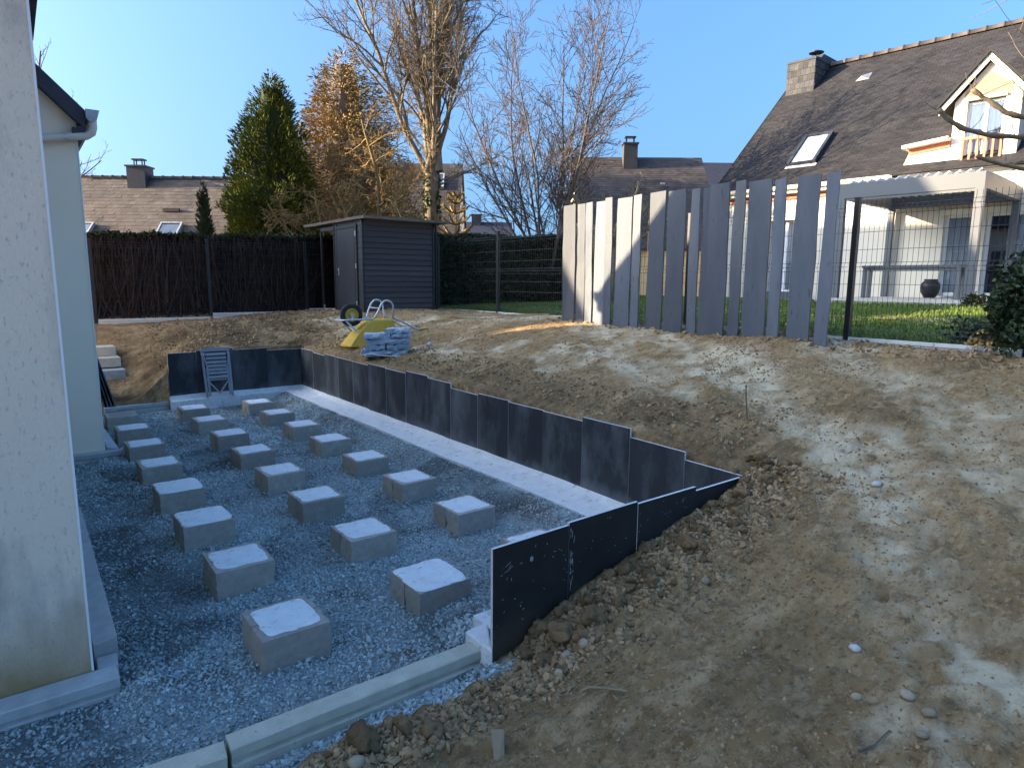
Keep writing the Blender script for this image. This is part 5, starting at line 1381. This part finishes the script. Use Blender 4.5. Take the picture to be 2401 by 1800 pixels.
for sg, xe in ((-1, dx0 - .28), (1, dx1 + .28)):
    m_ = MB(); m_.hexa([(xe, -.20, 4.27), (.62, -.20, 5.34), (.62, -.16, 5.34), (xe, -.16, 4.27), (xe, -.20, 4.42), (.62, -.20, 5.50), (.62, -.16, 5.50), (xe, -.16, 4.42)] if sg < 0 else
                       [(.62, -.20, 5.34), (xe, -.20, 4.27), (xe, -.16, 4.27), (.62, -.16, 5.34), (.62, -.20, 5.50), (xe, -.20, 4.42), (xe, -.16, 4.42), (.62, -.16, 5.50)])
    m_.build('barge_board', M['cream'], dm)
    m_ = MB(); m_.hexa([(xe + .02 * sg, -.26, 4.43), (.62, -.26, 5.51), (.62, 3.0, 5.51), (xe + .02 * sg, 3.0, 4.43), (xe + .02 * sg, -.26, 4.50), (.62, -.26, 5.58), (.62, 3.0, 5.58), (xe + .02 * sg, 3.0, 4.50)]); m_.build('dormer_roof', M['rslate'], dm)
window(hs, .23, .97, 3.02, 4.52, .06, 1, .05, 'dormer_window', cy=.07)
bl_ = MB()
bl_.box(.19, .985, -.085, -.05, 3.66, 3.72); bl_.box(.19, .985, -.08, -.05, 3.06, 3.11)
rl = bl_.build('balcony_rail', M['orange'], hs)
for q in range(6):
    m_ = MB(); x_ = .20 + q * .15; m_.box(x_, x_ + .045, -.075, -.052, 3.112, 3.659); m_.build('baluster', M['orange'], rl)
# terrace slab
ts = MB(); ts.box(-1.55, 6.5, -3.35, -.001, -.35, -.03)
tag(ts.build('terrace', M['paving'], loc=HO, rot=(0, 0, HR)), 'pale paved terrace in front of the cream house', kind='structure')

# ---- pergola
pg = thing('pergola', HO, HR, 'grey metal pergola with open white louvres over the terrace of the cream house', 'pergola')
px0, px1, py0, py1, pb, pt = -1.24, 1.50, -3.25, -.12, 2.16, 2.47
for (xa, ya, w_) in ((px0, py0, .14), (px1 - .155, py0, .155), (px0 + .03, py1 - .13, .13), (px1 - .14, py1 - .13, .13)):
    m_ = MB(); m_.box(xa, xa + w_, ya, ya + w_, -.16, pb); m_.build('post', M['grey'], pg)
for (xa, xb, ya, yb) in ((px0, px1, py0, py0 + .12), (px0, px1, py1 - .12, py1), (px0, px0 + .12, py0 + .121, py1 - .121), (px1 - .12, px1, py0 + .121, py1 - .121)):
    m_ = MB(); m_.box(xa, xb, ya, yb, pb + .001, pt); m_.build('beam', M['grey'], pg)
m_ = MB(); m_.box(px0 + .14, px1 - .16, py0 + .02, py0 + .05, pb - .055, pb); m_.build('rail', M['grey'], pg)
nl_ = 14; me = None
for q in range(nl_):
    x_ = px0 + .16 + q * (px1 - px0 - .34) / (nl_ - 1)
    if me is None:
        m_ = MB(); m_.hexa([(-.085, py0 + .125, -.045), (-.065, py0 + .125, -.06), (-.065, py1 - .125, -.06), (-.085, py1 - .125, -.045), (.075, py0 + .125, .075), (.085, py0 + .125, .058), (.085, py1 - .125, .058), (.075, py1 - .125, .075)])
        me = m_.mesh('louvre'); me.materials.append(M['greylt'])
    link('louvre', me, pg, (x_, 0, pt + .01))
# ---- narrow table and pot on the terrace
tb = thing('garden_table', HO, HR, 'long narrow grey table with four legs on the terrace under the pergola', 'table')
m_ = MB(); m_.box(-.92, 1.06, -2.42, -1.98, .655, .71); m_.build('table_top', M['grey'], tb)
m_ = MB(); m_.box(-.86, 1.0, -2.38, -2.02, .60, .654); m_.build('apron', M['grey'], tb)
for xa in (-.90, .96):
    for ya in (-2.40, -2.08):
        m_ = MB(); m_.box(xa, xa + .08, ya, ya + .08, -.03, .654); m_.build('leg', M['grey'], tb)
pt_ = MB(); pt_.lathe([(0, -.03), (.12, -.03), (.19, .10), (.215, .22), (.20, .31), (.15, .37), (.135, .385), (.155, .41), (.14, .42), (.12, .40), (.11, .36), (0, .34)], (0, 0, 0), 24)
potx = HO[0] + (-.02) * math.cos(HR) - (-.50) * math.sin(HR); poty = HO[1] + (-.02) * math.sin(HR) + (-.50) * math.cos(HR)
pto = pt_.build('plant_pot', M['pot'], loc=(potx - .0, poty, HO[2]), smooth=True); tag(pto, 'round dark glazed pot standing by the house wall behind the narrow table', 'pot')
# dark planter by the left windows
tr2 = MB(); tr2.box(-4.9, -3.1, -.5, -.22, -.3, .06); tag(tr2.build('planter', M['grey'], loc=HO, rot=(0, 0, HR)), 'low dark planter below the left windows of the cream house', 'planter')

# ---- houses farther off
def far_house(label, ridge_l, ridge_r, base, half, eave, mats, tile=(.30, .26), wall='wall', tiles=True, ov=.25):
    a, b_ = np.array(ridge_l, float), np.array(ridge_r, float); d = b_ - a; L = float(np.hypot(d[0], d[1]))
    rz = math.atan2(d[1], d[0]); h = thing('house', (a[0], a[1], base), rz, label, 'house')
    zr, ze = a[2] - base, eave - base
    m_ = MB(); m_.prism([(-half, -1.5), (half, -1.5), (half, ze), (0, zr - .12), (-half, ze)], 'x', 0, L); m_.build('wall', M[wall], h)
    sl_ = (zr - ze) / half
    m_ = MB(); m_.prism([(-half - ov, ze - ov * sl_), (0, zr), (half + ov, ze - ov * sl_), (half + ov, ze - ov * sl_ - .09), (0, zr - .10), (-half - ov, ze - ov * sl_ - .09)], 'x', -.12, L + .12); r_ = m_.build('roof', M[mats], h)
    if tiles:
        m_ = MB(); roof_tiles(m_, -.13, L + .13, -half - ov, ze - ov * sl_ + .005, 0, zr + .005, tile[0], tile[1], .010, seed=int(L * 10)); so = m_.build('tiles', M[mats], r_); so['kind'] = 'stuff'
    return h, r_, L, zr, ze, half, sl_
def far_chimney(h, x, w_, d_, z0, z1, mt, y=0., pots=True):
    m_ = MB(); m_.box(x, x + w_, y - d_ / 2, y + d_ / 2, z0, z1); c = m_.build('chimney', M[mt], h)
    m_ = MB(); m_.box(x - .05, x + w_ + .05, y - d_ / 2 - .05, y + d_ / 2 + .05, z1, z1 + .07); m_.build('capping', M[mt], c)
    if pots:
        m_ = MB(); xx = x + w_ / 2
        for sx in (-.18, .18):
            m_.box(xx + sx - .02, xx + sx + .02, y - .12, y - .08, z1 + .07, z1 + .32); m_.box(xx + sx - .02, xx + sx + .02, y + .08, y + .12, z1 + .07, z1 + .32)
        m_.box(xx - .26, xx + .26, y - .18, y + .18, z1 + .32, z1 + .38); m_.build('cowl', M['black'], c)
    return c
def far_rooflight(h, r_, x, s, w_, l_, half, ze, sl_, zr):
    ln = math.hypot(1, sl_); t = np.array([0, 1 / ln, sl_ / ln]); n = np.array([0, -sl_ / ln, 1 / ln]); b0 = np.array([0, -half, ze])
    P = lambda xx, ss, hh: b0 + np.array([xx, 0, 0]) + t * ss + n * hh
    m_ = MB()
    def bb(xa, xb, sa_, sb, ha, hb): m_.hexa([P(xa, sa_, ha), P(xb, sa_, ha), P(xb, sb, ha), P(xa, sb, ha), P(xa, sa_, hb), P(xb, sa_, hb), P(xb, sb, hb), P(xa, sb, hb)])
    bb(x, x + .07, s, s + l_, 0, .16); bb(x + w_ - .07, x + w_, s, s + l_, 0, .16); bb(x + .07, x + w_ - .07, s, s + .07, 0, .159); bb(x + .07, x + w_ - .07, s + l_ - .07, s + l_, 0, .159)
    w = m_.build('roof_window', M['zinc'], h); m_ = MB(); bb(x + .07, x + w_ - .07, s + .07, s + l_ - .07, .02, .12); m_.build('pane', M['skyglass'], w)

h, r_, L, zr, ze, hf, sl_ = far_house('brown tiled house behind the bare hedge at the left, with two roof windows', (3.05, 36.66, 6.72), (12.6, 29.5, 6.85), 1.2, 4.0, 3.0, 'rbrown', (.27, .24), 'wallyel')
ridge_row(r_, 0, L, 0, zr, .45, M['ridge'], .12)
far_chimney(h, 2.35, .82, .75, zr - 1.0, zr + .42, 'darkroof', -.2)
far_rooflight(h, r_, 1.0, .95, .95, 1.15, hf, ze, sl_, zr); far_rooflight(h, r_, 4.75, 1.0, .92, 1.15, hf, ze, sl_, zr)
m_ = MB(); m_.box(4.5, 5.2, -1.85, -1.7, zr - 1.65, zr - 1.5); m_.build('roof_vent', M['ridge'], h)
m_ = MB(); m_.prism([(-1.4, ze - .2), (-.1, ze + .75), (1.2, ze - .2)], 'x', -2.2, .35)
h, r_, L, zr, ze, hf, sl_ = far_house('brown roofed house with yellow gable behind the slate screen', (22.5, 24.8, 8.22), (27.3, 21.1, 8.34), 1.5, 4.2, 3.9, 'rbrown2', (.24, .16), 'wallyel')
far_chimney(h, 2.3, .66, .6, zr - .9, zr + .50, 'chimney', -.35)
m_ = MB(); m_.box(3.9, 4.1, -1.75, -1.6, zr - 1.5, zr - 1.42); m_.build('roof_vent', M['zinc'], h)
h, r_, L, zr, ze, hf, sl_ = far_house('dark slate roofed house just left of the cream house, half hidden', (30.3, 24.6, 8.80), (36.6, 20.0, 8.80), 1.5, 4.0, 4.6, 'darkroof', tiles=False)
h, r_, L, zr, ze, hf, sl_ = far_house('brownish tiled house hidden behind the tall bare tree', (15.7, 35.0, 8.55), (20.3, 31.6, 8.60), 1.5, 4.2, 4.2, 'rbrown2', (.3, .26))
far_rooflight(h, r_, 4.0, 3.9, .9, 1.1, hf, ze, sl_, zr)
h, r_, L, zr, ze, hf, sl_ = far_house('distant slate roofed house low on the skyline right of the tall bare tree', (26.2, 41.5, 6.45), (29.5, 39.3, 6.40), 1.5, 4, 3.2, 'darkroof', tiles=False)
far_chimney(h, 1.15, .7, .7, zr - .4, zr + .45, 'chimney', 0, False)
# ------------------------------------------------------------------ trees
def unit(v): return v / (np.linalg.norm(v) + 1e-9)
def turn(d, ang, rs, az=None):
    a = unit(np.cross(d, rs.normal(size=3))) if az is None else az
    b_ = np.cross(d, a)
    ph = rs.uniform(0, 6.283)
    return unit(d * math.cos(ang) + (a * math.cos(ph) + b_ * math.sin(ph)) * math.sin(ang))

def branch(mbs, p, d, L, r, lev, cfg, rs):
    n = max(3, int(L / cfg['seg'][lev]) + 1)
    pts = [np.array(p, float)]; dirs = [d]; dd = d.copy()
    st = L / (n - 1)
    w = cfg['wob'][lev]; up = cfg['up'][lev]
    for i in range(n - 1):
        dd = unit(dd + rs.normal(0, w, 3) + np.array([0, 0, up]))
        pts.append(pts[-1] + dd * st); dirs.append(dd)
    rad = np.linspace(r, max(r * cfg['tap'][lev], cfg['rmin']), n)
    mbs[min(lev, 2)].tube(pts, rad, cfg['sides'][lev], rs.uniform(.2, .8), cap=False)
    if lev >= cfg['levels'] - 1: return
    k = cfg['kids'][lev]
    k = max(1, int(k * min(1.0, .4 + .6 * L / cfg['ref'][lev]) + rs.uniform(-.5, .9)))
    for q in range(k):
        t = cfg['t0'][lev] + (1 - cfg['t0'][lev]) * (q + rs.uniform(.1, .9)) / k
        f = t * (n - 1); i = min(int(f), n - 2); fr = f - i
        pp = pts[i] * (1 - fr) + pts[i + 1] * fr
        nd = turn(dirs[i + 1], math.radians(rs.uniform(*cfg['ang'][lev])), rs)
        if nd[2] < cfg.get('minz', -9): nd = unit(np.array([nd[0], nd[1], abs(nd[2])]))
        LL = L * cfg['ratio'][lev] * rs.uniform(.6, 1.15) * (1.12 - .55 * t)
        rr_ = max(min(rad[i] * .62, LL * .017), cfg['rmin'])
        branch(mbs, pp, nd, LL, rr_, lev + 1, cfg, rs)

def tree(name, loc, label, cfg, limbs, mt, seed, mt2=None, group=None, trunk=None):
    rs = np.random.default_rng(seed)
    root = thing(name, loc, 0, label, 'tree', group)
    mbs = [MB(), MB(), MB()]
    if trunk is not None:
        pts, rad = trunk; mbs[0].tube(pts, rad, 10, .5)
    for p, d, L, r in limbs: branch(mbs, p, unit(np.array(d, float)), L, r, 0, cfg, rs)
    base = MB()
    mbs[0].build('trunk', mt, root, smooth=True)
    if mbs[1].n: mbs[1].build('limbs', mt, root, smooth=True)
    if mbs[2].n:
        c = mbs[2].build('crown', mt2 or mt, root, smooth=True); c['kind'] = 'stuff'
    return root

# tall bare tree with ivy behind the shed
cfg = dict(levels=5, seg=[.55, .35, .22, .16, .14], wob=[.055, .10, .16, .22, .28], up=[.02, .045, .05, .05, .03], tap=[.22, .2, .3, .5, .6], rmin=.0055, sides=[8, 5, 4, 3, 3],
           kids=[17, 9, 8, 4], ref=[8, 3.2, 1.5, .7], t0=[.18, .12, .1, .15], ang=[(18, 46), (25, 58), (28, 65), (30, 70)], ratio=[.40, .46, .50, .55], minz=-.35)
lb = []
rs0 = np.random.default_rng(3)
for (ax_, ay_, L, r) in ((-.05, .03, 9.6, .17), (.05, -.03, 9.8, .16), (.17, -.10, 9.0, .13), (-.20, .13, 9.2, .14), (.30, -.2, 8.2, .11), (-.38, .24, 8.6, .11), (.08, .25, 8.4, .11), (-.10, -.26, 8.2, .10)):
    lb.append(((rs0.normal(0, .10), rs0.normal(0, .10), 4.3 + rs0.uniform(-.5, .7)), (ax_, ay_, 1), L, r))
for k in range(7):
    a_ = rs0.uniform(0, 6.28); lb.append(((.18 * math.cos(a_), .18 * math.sin(a_), rs0.uniform(3.4, 4.8)), (math.cos(a_), math.sin(a_), .35), 3.2, .035))
T1 = tree('bare_tree', (13.05, 22.4, 1.5), 'tall bare tree with several upright limbs and ivy climbing its trunk', cfg, lb, M['bark'], 21,
          trunk=([(0, 0, -.6), (.02, 0, .4), (.0, .02, 2.0), (.02, 0, 3.4), (.02, 0, 4.4), (.02, .0, 5.0)], [.36, .31, .285, .28, .30, .20]))
rs = np.random.default_rng(9)
m_ = MB()
n = 5200; z = rs.uniform(0, 9.6, n); a_ = rs.uniform(0, 6.283, n); rad = .335 * (1 - .045 * z) + rs.normal(.02, .03, n)
k = (fbm(z * 1.2, a_ * 1.4, 3, 5) > -.05) & ((z < 4.2) | (np.abs(((a_ + .6) % 6.283) - 3.14) < 1.2) | (rs.uniform(0, 1, n) < .35))
zz = np.clip(z - 4.3, 0, 9)
P = np.stack([.04 + .055 * zz + rad * np.cos(a_) * np.where(z > 4.6, .62, 1), .02 - .03 * zz + rad * np.sin(a_) * np.where(z > 4.6, .62, 1), z], -1)[k]
flakes(m_, P, .085, rs, .7); io = m_.build('ivy', M['ivy'], T1); io['kind'] = 'stuff'

# many-stemmed bare tree at the far corner
cfg2 = dict(levels=4, seg=[.5, .3, .2, .14], wob=[.045, .08, .13, .19], up=[.022, .03, .03, .03], tap=[.18, .25, .4, .6], rmin=.006, sides=[6, 4, 3, 3],
            kids=[19, 9, 5], ref=[8, 2.6, 1.0], t0=[.2, .12, .1], ang=[(20, 48), (22, 52), (24, 58)], ratio=[.34, .46, .5], minz=-.2)
lb = []
rs0 = np.random.default_rng(14)
for k in range(12):
    a_ = k * 2.4 + rs0.uniform(-.3, .3); t_ = math.radians(6 + 30 * ((k * .618) % 1))
    lb.append(((.12 * math.cos(a_), .12 * math.sin(a_), rs0.uniform(.2, 1.0)), (math.sin(t_) * math.cos(a_), math.sin(t_) * math.sin(a_), math.cos(t_)), rs0.uniform(7.4, 8.8) * (1 - .16 * t_ / .5), rs0.uniform(.035, .062)))
tree('bare_tree', (13.5, 15.9, 1.5), 'bare multi stemmed tree fanning out behind the hedge, left of the slates', cfg2, lb, M['bark2'], 33,
     trunk=([(0, 0, -.4), (0, 0, .5), (0, 0, 1.1)], [.22, .19, .12]))

# low bare tree with golden lit twigs behind the shed
cfg3 = dict(levels=5, seg=[.4, .26, .18, .14, .12], wob=[.08, .16, .22, .28, .3], up=[.03, .0, .01, .02, .02], tap=[.4, .3, .4, .5, .6], rmin=.008, sides=[7, 5, 3, 3, 3],
            kids=[17, 11, 8, 4], ref=[5, 2.6, 1.2, .6], t0=[.1, .12, .1, .1], ang=[(50, 88), (25, 60), (30, 65), (30, 70)], ratio=[.55, .50, .5, .55])
lb = [((0, 0, .8), (-.03, .02, 1), 5.3, .085), ((-.02, 0, 1.0), (-.6, .3, .8), 3.4, .07), ((0, 0, 1.2), (.55, -.35, .8), 2.6, .06), ((0, 0, 1.0), (-.35, -.3, .8), 3.0, .06), ((-.9, .5, .2), (-.5, .2, .9), 3.6, .06), ((-1.5, 1.0, .2), (-.5, .2, .9), 3.4, .06), ((-.5, .3, .2), (.1, .3, 1), 3.2, .05)]
tree('bare_tree', (10.0, 20.9, 1.5), 'low spreading bare tree with golden sunlit twigs above the shed roof', cfg3, lb, M['barkgold'], 44, trunk=([(0, 0, -.4), (0, 0, .5), (0, 0, 1.2)], [.13, .11, .09]))

# bare tree behind the own house, only twigs show
lb = [((0, 0, 3.2), (.1, .1, 1), 6.6, .12), ((0, 0, 3.0), (-.4, -.2, 1), 6.0, .1), ((0, 0, 2.2), (.75, -.35, .75), 4.2, .07), ((0, 0, 2.6), (.6, -.1, .85), 4.4, .07), ((0, 0, 3.0), (.25, -.3, 1), 6.0, .08)]
cfg4 = dict(cfg, kids=[9, 6, 4], levels=4)
tree('bare_tree', (.5, 33.5, 1.3), 'bare tree whose thin twigs show above the roof of the own house', cfg4, lb, M['bark2'], 55, trunk=([(0, 0, -.4), (0, 0, 2), (0, 0, 3.4)], [.24, .2, .16]))

# old pruned tree in front of the yellow gabled house
cfg5 = dict(levels=4, seg=[.25, .16, .12, .1], wob=[.16, .22, .28, .3], up=[.05, .05, .06, .05], tap=[.6, .5, .5, .6], rmin=.007, sides=[6, 5, 3, 3], kids=[8, 7, 5], ref=[2, 1.0, .5], t0=[.25, .2, .1], ang=[(30, 70), (30, 75), (30, 75)], ratio=[.5, .55, .55])
lb = [((0, 0, 1.7), (-.7, .4, .75), 1.9, .075), ((0, 0, 1.8), (.5, -.5, .8), 1.6, .07), ((0, 0, 1.9), (.0, .1, 1), 1.7, .06), ((0, 0, 1.6), (-.2, -.5, .8), 1.5, .06), ((0, 0, 1.7), (.75, -.35, .5), 1.7, .06), ((0, 0, 1.5), (-.9, .5, .4), 1.7, .06)]
tree('fruit_tree', (13.55, 13.2, 1.5), 'old knobbly pruned tree in front of the yellow gable, above the slates', cfg5, lb, M['bark'], 66, trunk=([(0, 0, -.3), (0, 0, .8), (.02, 0, 1.9)], [.14, .12, .11]))

# pollarded tree outside the frame at right whose limbs reach in
rt_ = thing('pollarded_tree', (10.4, 2.0, 1.5), 0, 'pollarded tree at the right edge with knobbly cut limbs reaching into the picture', 'tree')
m_ = MB(); m_.tube([(0, 0, -.2), (0, 0, 1), (.02, 0, 2.0), (0, .02, 3.0), (0, 0, 4.0)], [.16, .14, .13, .11, .05], 10); m_.build('trunk', M['bark'], rt_, smooth=True)
o_ = np.array([10.4, 2.0, 1.5])
limbs = [([(10.4, 2.0, 3.5), (9.9, 2.35, 3.80), (9.39, 2.74, 3.88), (9.1, 2.96, 3.89), (8.86, 3.16, 3.96), (8.72, 3.28, 4.06), (8.63, 3.37, 4.18)], .034, .025),
         ([(10.4, 2.0, 3.6), (9.9, 2.35, 3.95), (9.40, 2.77, 4.10), (9.25, 2.9, 4.15), (9.08, 3.06, 4.30), (8.96, 3.17, 4.41)], .032, .024),
         ([(10.4, 2.0, 3.2), (9.8, 2.35, 3.46), (9.35, 2.69, 3.51), (9.15, 2.85, 3.56), (8.93, 3.04, 3.65)], .028, .018),
         ([(10.4, 2.0, 4.6), (9.9, 2.4, 5.2), (9.5, 2.7, 5.42), (9.25, 2.92, 5.44), (9.1, 3.05, 5.47)], .022, .006)]
for pts, ra, rb_ in limbs:
    p = np.array(pts); q = np.concatenate([p[i] + (p[i + 1] - p[i]) * np.linspace(0, 1, 5)[:-1, None] for i in range(len(p) - 1)] + [p[-1:]])
    q = q + rs.normal(0, .004, q.shape)
    rad = np.linspace(ra, rb_, len(q)) * (1 + .16 * rs.normal(size=len(q)).clip(-1, 1.5)); rad[-2:] *= 1.25
    m_ = MB(); m_.tube(q - o_, rad, 8); m_.build('limb', M['bark'], rt_, smooth=True)
m_ = MB()
def twig(p, d, L, r_=.0055):
    pts = [np.array(p, float)]; dd = unit(np.array(d, float))
    for i in range(6):
        dd = unit(dd + rs.normal(0, .10, 3) + np.array([0, 0, .02])); pts.append(pts[-1] + dd * L / 6)
    m_.tube(np.array(pts) - o_, np.linspace(r_, r_ * .45, 7), 4, cap=False)
Rv, Uv = np.array([.797, -.603, 0]), np.array([0, 0, 1.0])
for (p, a_, L) in (((8.66, 3.34, 4.14), 150, .34), ((8.66, 3.34, 4.14), 198, .34), ((8.75, 3.25, 4.04), 40, .22), ((8.9, 3.12, 3.94), 200, .5), ((8.9, 3.12, 3.95), 35, .55), ((9.0, 3.05, 3.9), 20, .75), ((9.1, 2.95, 3.89), 62, .4), ((9.2, 2.9, 3.88), -60, .3), ((9.3, 2.8, 3.88), 95, .45),
                  ((8.97, 3.16, 4.40), 120, .22), ((8.97, 3.16, 4.40), 60, .35), ((9.05, 3.1, 4.34), 28, .6), ((9.2, 2.95, 4.2), 45, .5), ((9.3, 2.84, 4.12), 75, .45), ((8.95, 3.03, 3.64), 100, .3), ((9.0, 2.98, 3.62), 175, .3), ((9.2, 2.8, 3.55), 30, .4), ((9.3, 2.72, 3.52), 200, .3),
                  ((9.4, 2.8, 4.95), 155, .7), ((9.45, 2.75, 4.95), 120, .5), ((9.4, 2.8, 5.0), 95, .5), ((9.5, 2.7, 4.6), 165, .75), ((9.5, 2.7, 4.62), 130, .6), ((9.3, 2.9, 5.43), 200, .5), ((9.2, 2.97, 5.45), 190, .35), ((9.35, 2.85, 5.43), 280, .4), ((9.15, 3.0, 5.46), 230, .3)):
    d = Rv * math.cos(math.radians(a_)) + Uv * math.sin(math.radians(a_)) + np.array([.6, .8, 0]) * rs.normal(0, .25)
    twig(p, d, L)
tw = m_.build('twigs', M['bark'], rt_, smooth=True); tw['kind'] = 'stuff'

# ------------------------------------------------------------------ conifers
def sprays(mb, P, D, L, W, rs, tint):
    """narrow bent leaf sprays"""
    n = len(P); D = D / np.linalg.norm(D, axis=1)[:, None]
    s = np.cross(D, rs.normal(size=(n, 3))); s /= np.linalg.norm(s, axis=1)[:, None]
    L = L[:, None]; W = W[:, None]; u_ = np.cross(s, D)
    v = np.stack([P, P + D * L * .45 + s * W + u_ * W * .3, P + D * L, P + D * L * .45 - s * W + u_ * W * .3], 1)
    mb.add(v.reshape(-1, 3), np.arange(4 * n).reshape(-1, 4), np.repeat(tint, 4))
def conifer(name, loc, label, H_, prof, mt, n, seed, ln=(.22, .45), wid=.05, updir=.9, sparse=0.0, group=None, trunk_r=.16):
    rs = np.random.default_rng(seed); root = thing(name, loc, 0, label, 'tree', group)
    m_ = MB(); m_.tube([(0, 0, -.4), (0, 0, H_ * .5), (0, 0, H_ * .95)], [trunk_r, trunk_r * .6, .02], 8); m_.build('trunk', M['bark2'], root, smooth=True)
    t = 1 - np.sqrt(rs.uniform(0, 1, n)) * .995
    a_ = rs.uniform(0, 6.283, n)
    R_ = np.interp(t, [p[0] for p in prof], [p[1] for p in prof]) * (1 + .30 * fbm(a_ * 1.6, t * 7, 4, seed))
    f = np.sqrt(rs.uniform(.12 if not sparse else .02, 1, n))
    cl = fbm(a_ * 2.6 + 7, t * 15, 3, seed + 5)
    k = cl > (-.55 + sparse)
    t, a_, R_, f = t[k], a_[k], R_[k], f[k]
    P = np.stack([R_ * f * np.cos(a_), R_ * f * np.sin(a_), t * H_ + rs.normal(0, .05, len(t))], -1)
    D = np.stack([np.cos(a_), np.sin(a_), np.full(len(t), updir)], -1) + rs.normal(0, .38, (len(t), 3))
    tint = np.clip(.5 + .3 * fbm(a_ * 3, t * 18, 3, seed + 2) + rs.normal(0, .13, len(t)), 0, 1)
    m_ = MB(); sprays(m_, P, D, rs.uniform(*ln, len(t)), rs.uniform(.6, 1.2, len(t)) * wid, rs, tint)
    c = m_.build('crown', M[mt], root); c['kind'] = 'stuff'
    m_ = MB(); m_.lathe([(np.interp(q, [p[0] for p in prof], [p[1] for p in prof]) * (.62 if not sparse else .42) * (1 + .15 * math.sin(q * 40 + seed)), q * H_) for q in np.linspace(.02, .93, 16)], n=14)
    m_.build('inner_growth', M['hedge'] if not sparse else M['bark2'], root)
    return root
conifer('conifer', (8.75, 27.2, 1.2), 'dense green conical conifer rising above the bare hedge', 8.9, [(0, 1.6), (.15, 1.75), (.4, 1.72), (.62, 1.42), (.80, 1.0), (.92, .58), (1, .12)], 'conifer', 62000, 71, (.12, .27), .032)
G = conifer('conifer', (12.35, 28.6, 1.2), 'big conifer with brown dying foliage, left of the tall bare tree', 10.9, [(0, 2.8), (.2, 2.95), (.45, 2.65), (.68, 2.1), (.86, 1.4), (.95, .7), (1, .1)], 'goldconifer', 80000, 72, (.12, .30), .028, .1, .08, trunk_r=.22)
conifer('cypress', (5.88, 26.5, 1.3), 'slim dark columnar cypress in front of the left roof', 4.35, [(0, .16), (.1, .24), (.45, .25), (.75, .18), (.92, .10), (1, .02)], 'cypress', 5000, 73, (.12, .25), .03, 1.6, trunk_r=.06)
conifer('conifer', (13.9, 21.6, 1.3), 'low yellowish conifer under the monkey puzzle, right of the ivy trunk', 2.9, [(0, .8), (.4, .7), (.75, .42), (1, .05)], 'goldconifer', 3500, 74, (.12, .25), .035, .3, .1, trunk_r=.06)
mp = thing('monkey_puzzle', (13.18, 20.9, 1.5), 0, 'small monkey puzzle tree with upcurved arms against the sky', 'tree')
m_ = MB(); m_.tube([(0, 0, -.3), (.02, 0, 1.5), (0, 0, 3.75)], [.06, .045, .02], 6); m_.build('trunk', M['bark'], mp)
rs = np.random.default_rng(12)
for (z, L) in ((1.9, .75), (2.35, .7), (2.75, .55), (3.15, .52), (3.5, .38), (3.72, .28)):
    for q in range(7):
        a_ = q * .9 + z * 3; u_ = np.array([math.cos(a_), math.sin(a_), 0])
        pts = [u_ * L * t + np.array([0, 0, z + L * (.62 * t * t - .08 * t)]) for t in np.linspace(0, 1, 6)]
        m_ = MB(); m_.tube(pts, [.022, .03, .032, .034, .034, .018], 5, rs.uniform(0, 1)); 
        P = np.repeat(np.array(pts), 8, 0) + rs.normal(0, .01, (48, 3)); sprays(m_, P, rs.normal(size=(48, 3)) + u_ * .7, np.full(48, .075), np.full(48, .016), rs, rs.uniform(0, 1, 48))
        m_.build('arm', M['goldconifer'], mp)

# ------------------------------------------------------------------ shrubs
def shrub(name, loc, label, rx, rz_, n, mt, size, seed, lift=.0, cat='shrub'):
    rs = np.random.default_rng(seed); root = thing(name, loc, 0, label, cat)
    m_ = MB()
    for k in range(9):
        a_ = rs.uniform(0, 6.28); e = np.array([rx * .75 * math.cos(a_) * rs.uniform(.2, 1), rx * .75 * math.sin(a_) * rs.uniform(.2, 1), rz_ * rs.uniform(.6, .95)])
        m_.tube([(0, 0, -.05), e * .5 + rs.normal(0, .03, 3), e], [.012, .008, .004], 4)
    st = m_.build('stems', M['bark2'], root); st['kind'] = 'stuff'
    P = rs.normal(size=(n, 3)); P /= np.linalg.norm(P, axis=1)[:, None]; P *= (rs.uniform(.08, 1, n) ** .4)[:, None]
    P *= (1 + .30 * fbm(P[:, 0] * 2.5 + seed, P[:, 1] * 2.5 + P[:, 2] * 2, 3, seed))[:, None]
    P = P * np.array([rx, rx, rz_ * .5]) + np.array([0, 0, rz_ * .52 + lift])
    P = P[P[:, 2] > 0]
    m_ = MB(); flakes(m_, P, size, rs, .5); lf = m_.build('leaves', M[mt], root); lf['kind'] = 'stuff'
    return root
shrub('evergreen_shrub', (8.10, 2.16, 1.42), 'dark glossy evergreen shrub at the right edge by the end of the fence', .36, 1.15, 4600, 'shrub', .034, 81)
shrub('evergreen_shrub', (8.8, 2.75, 1.46), 'low straggling green plant behind the wire mesh beside the dark shrub', .34, .36, 700, 'shrub', .032, 82)
shrub('clipped_shrub', (14.0, 4.0, 1.62), 'small yellow sunlit shrub on the lawn near the pergola post', .19, .50, 1500, 'goldshrub', .03, 83)
shrub('clipped_shrub', (14.6, 4.75, 1.62), 'small dark shrub at the foot of the right pergola post', .22, .42, 1300, 'hedge', .03, 84)
shrub('dry_weed', (8.1, 2.45, 1.44), 'dry brown weeds at the end of the pale base slab', .22, .28, 260, 'bark2' if False else 'goldconifer', .03, 85, cat='plant')
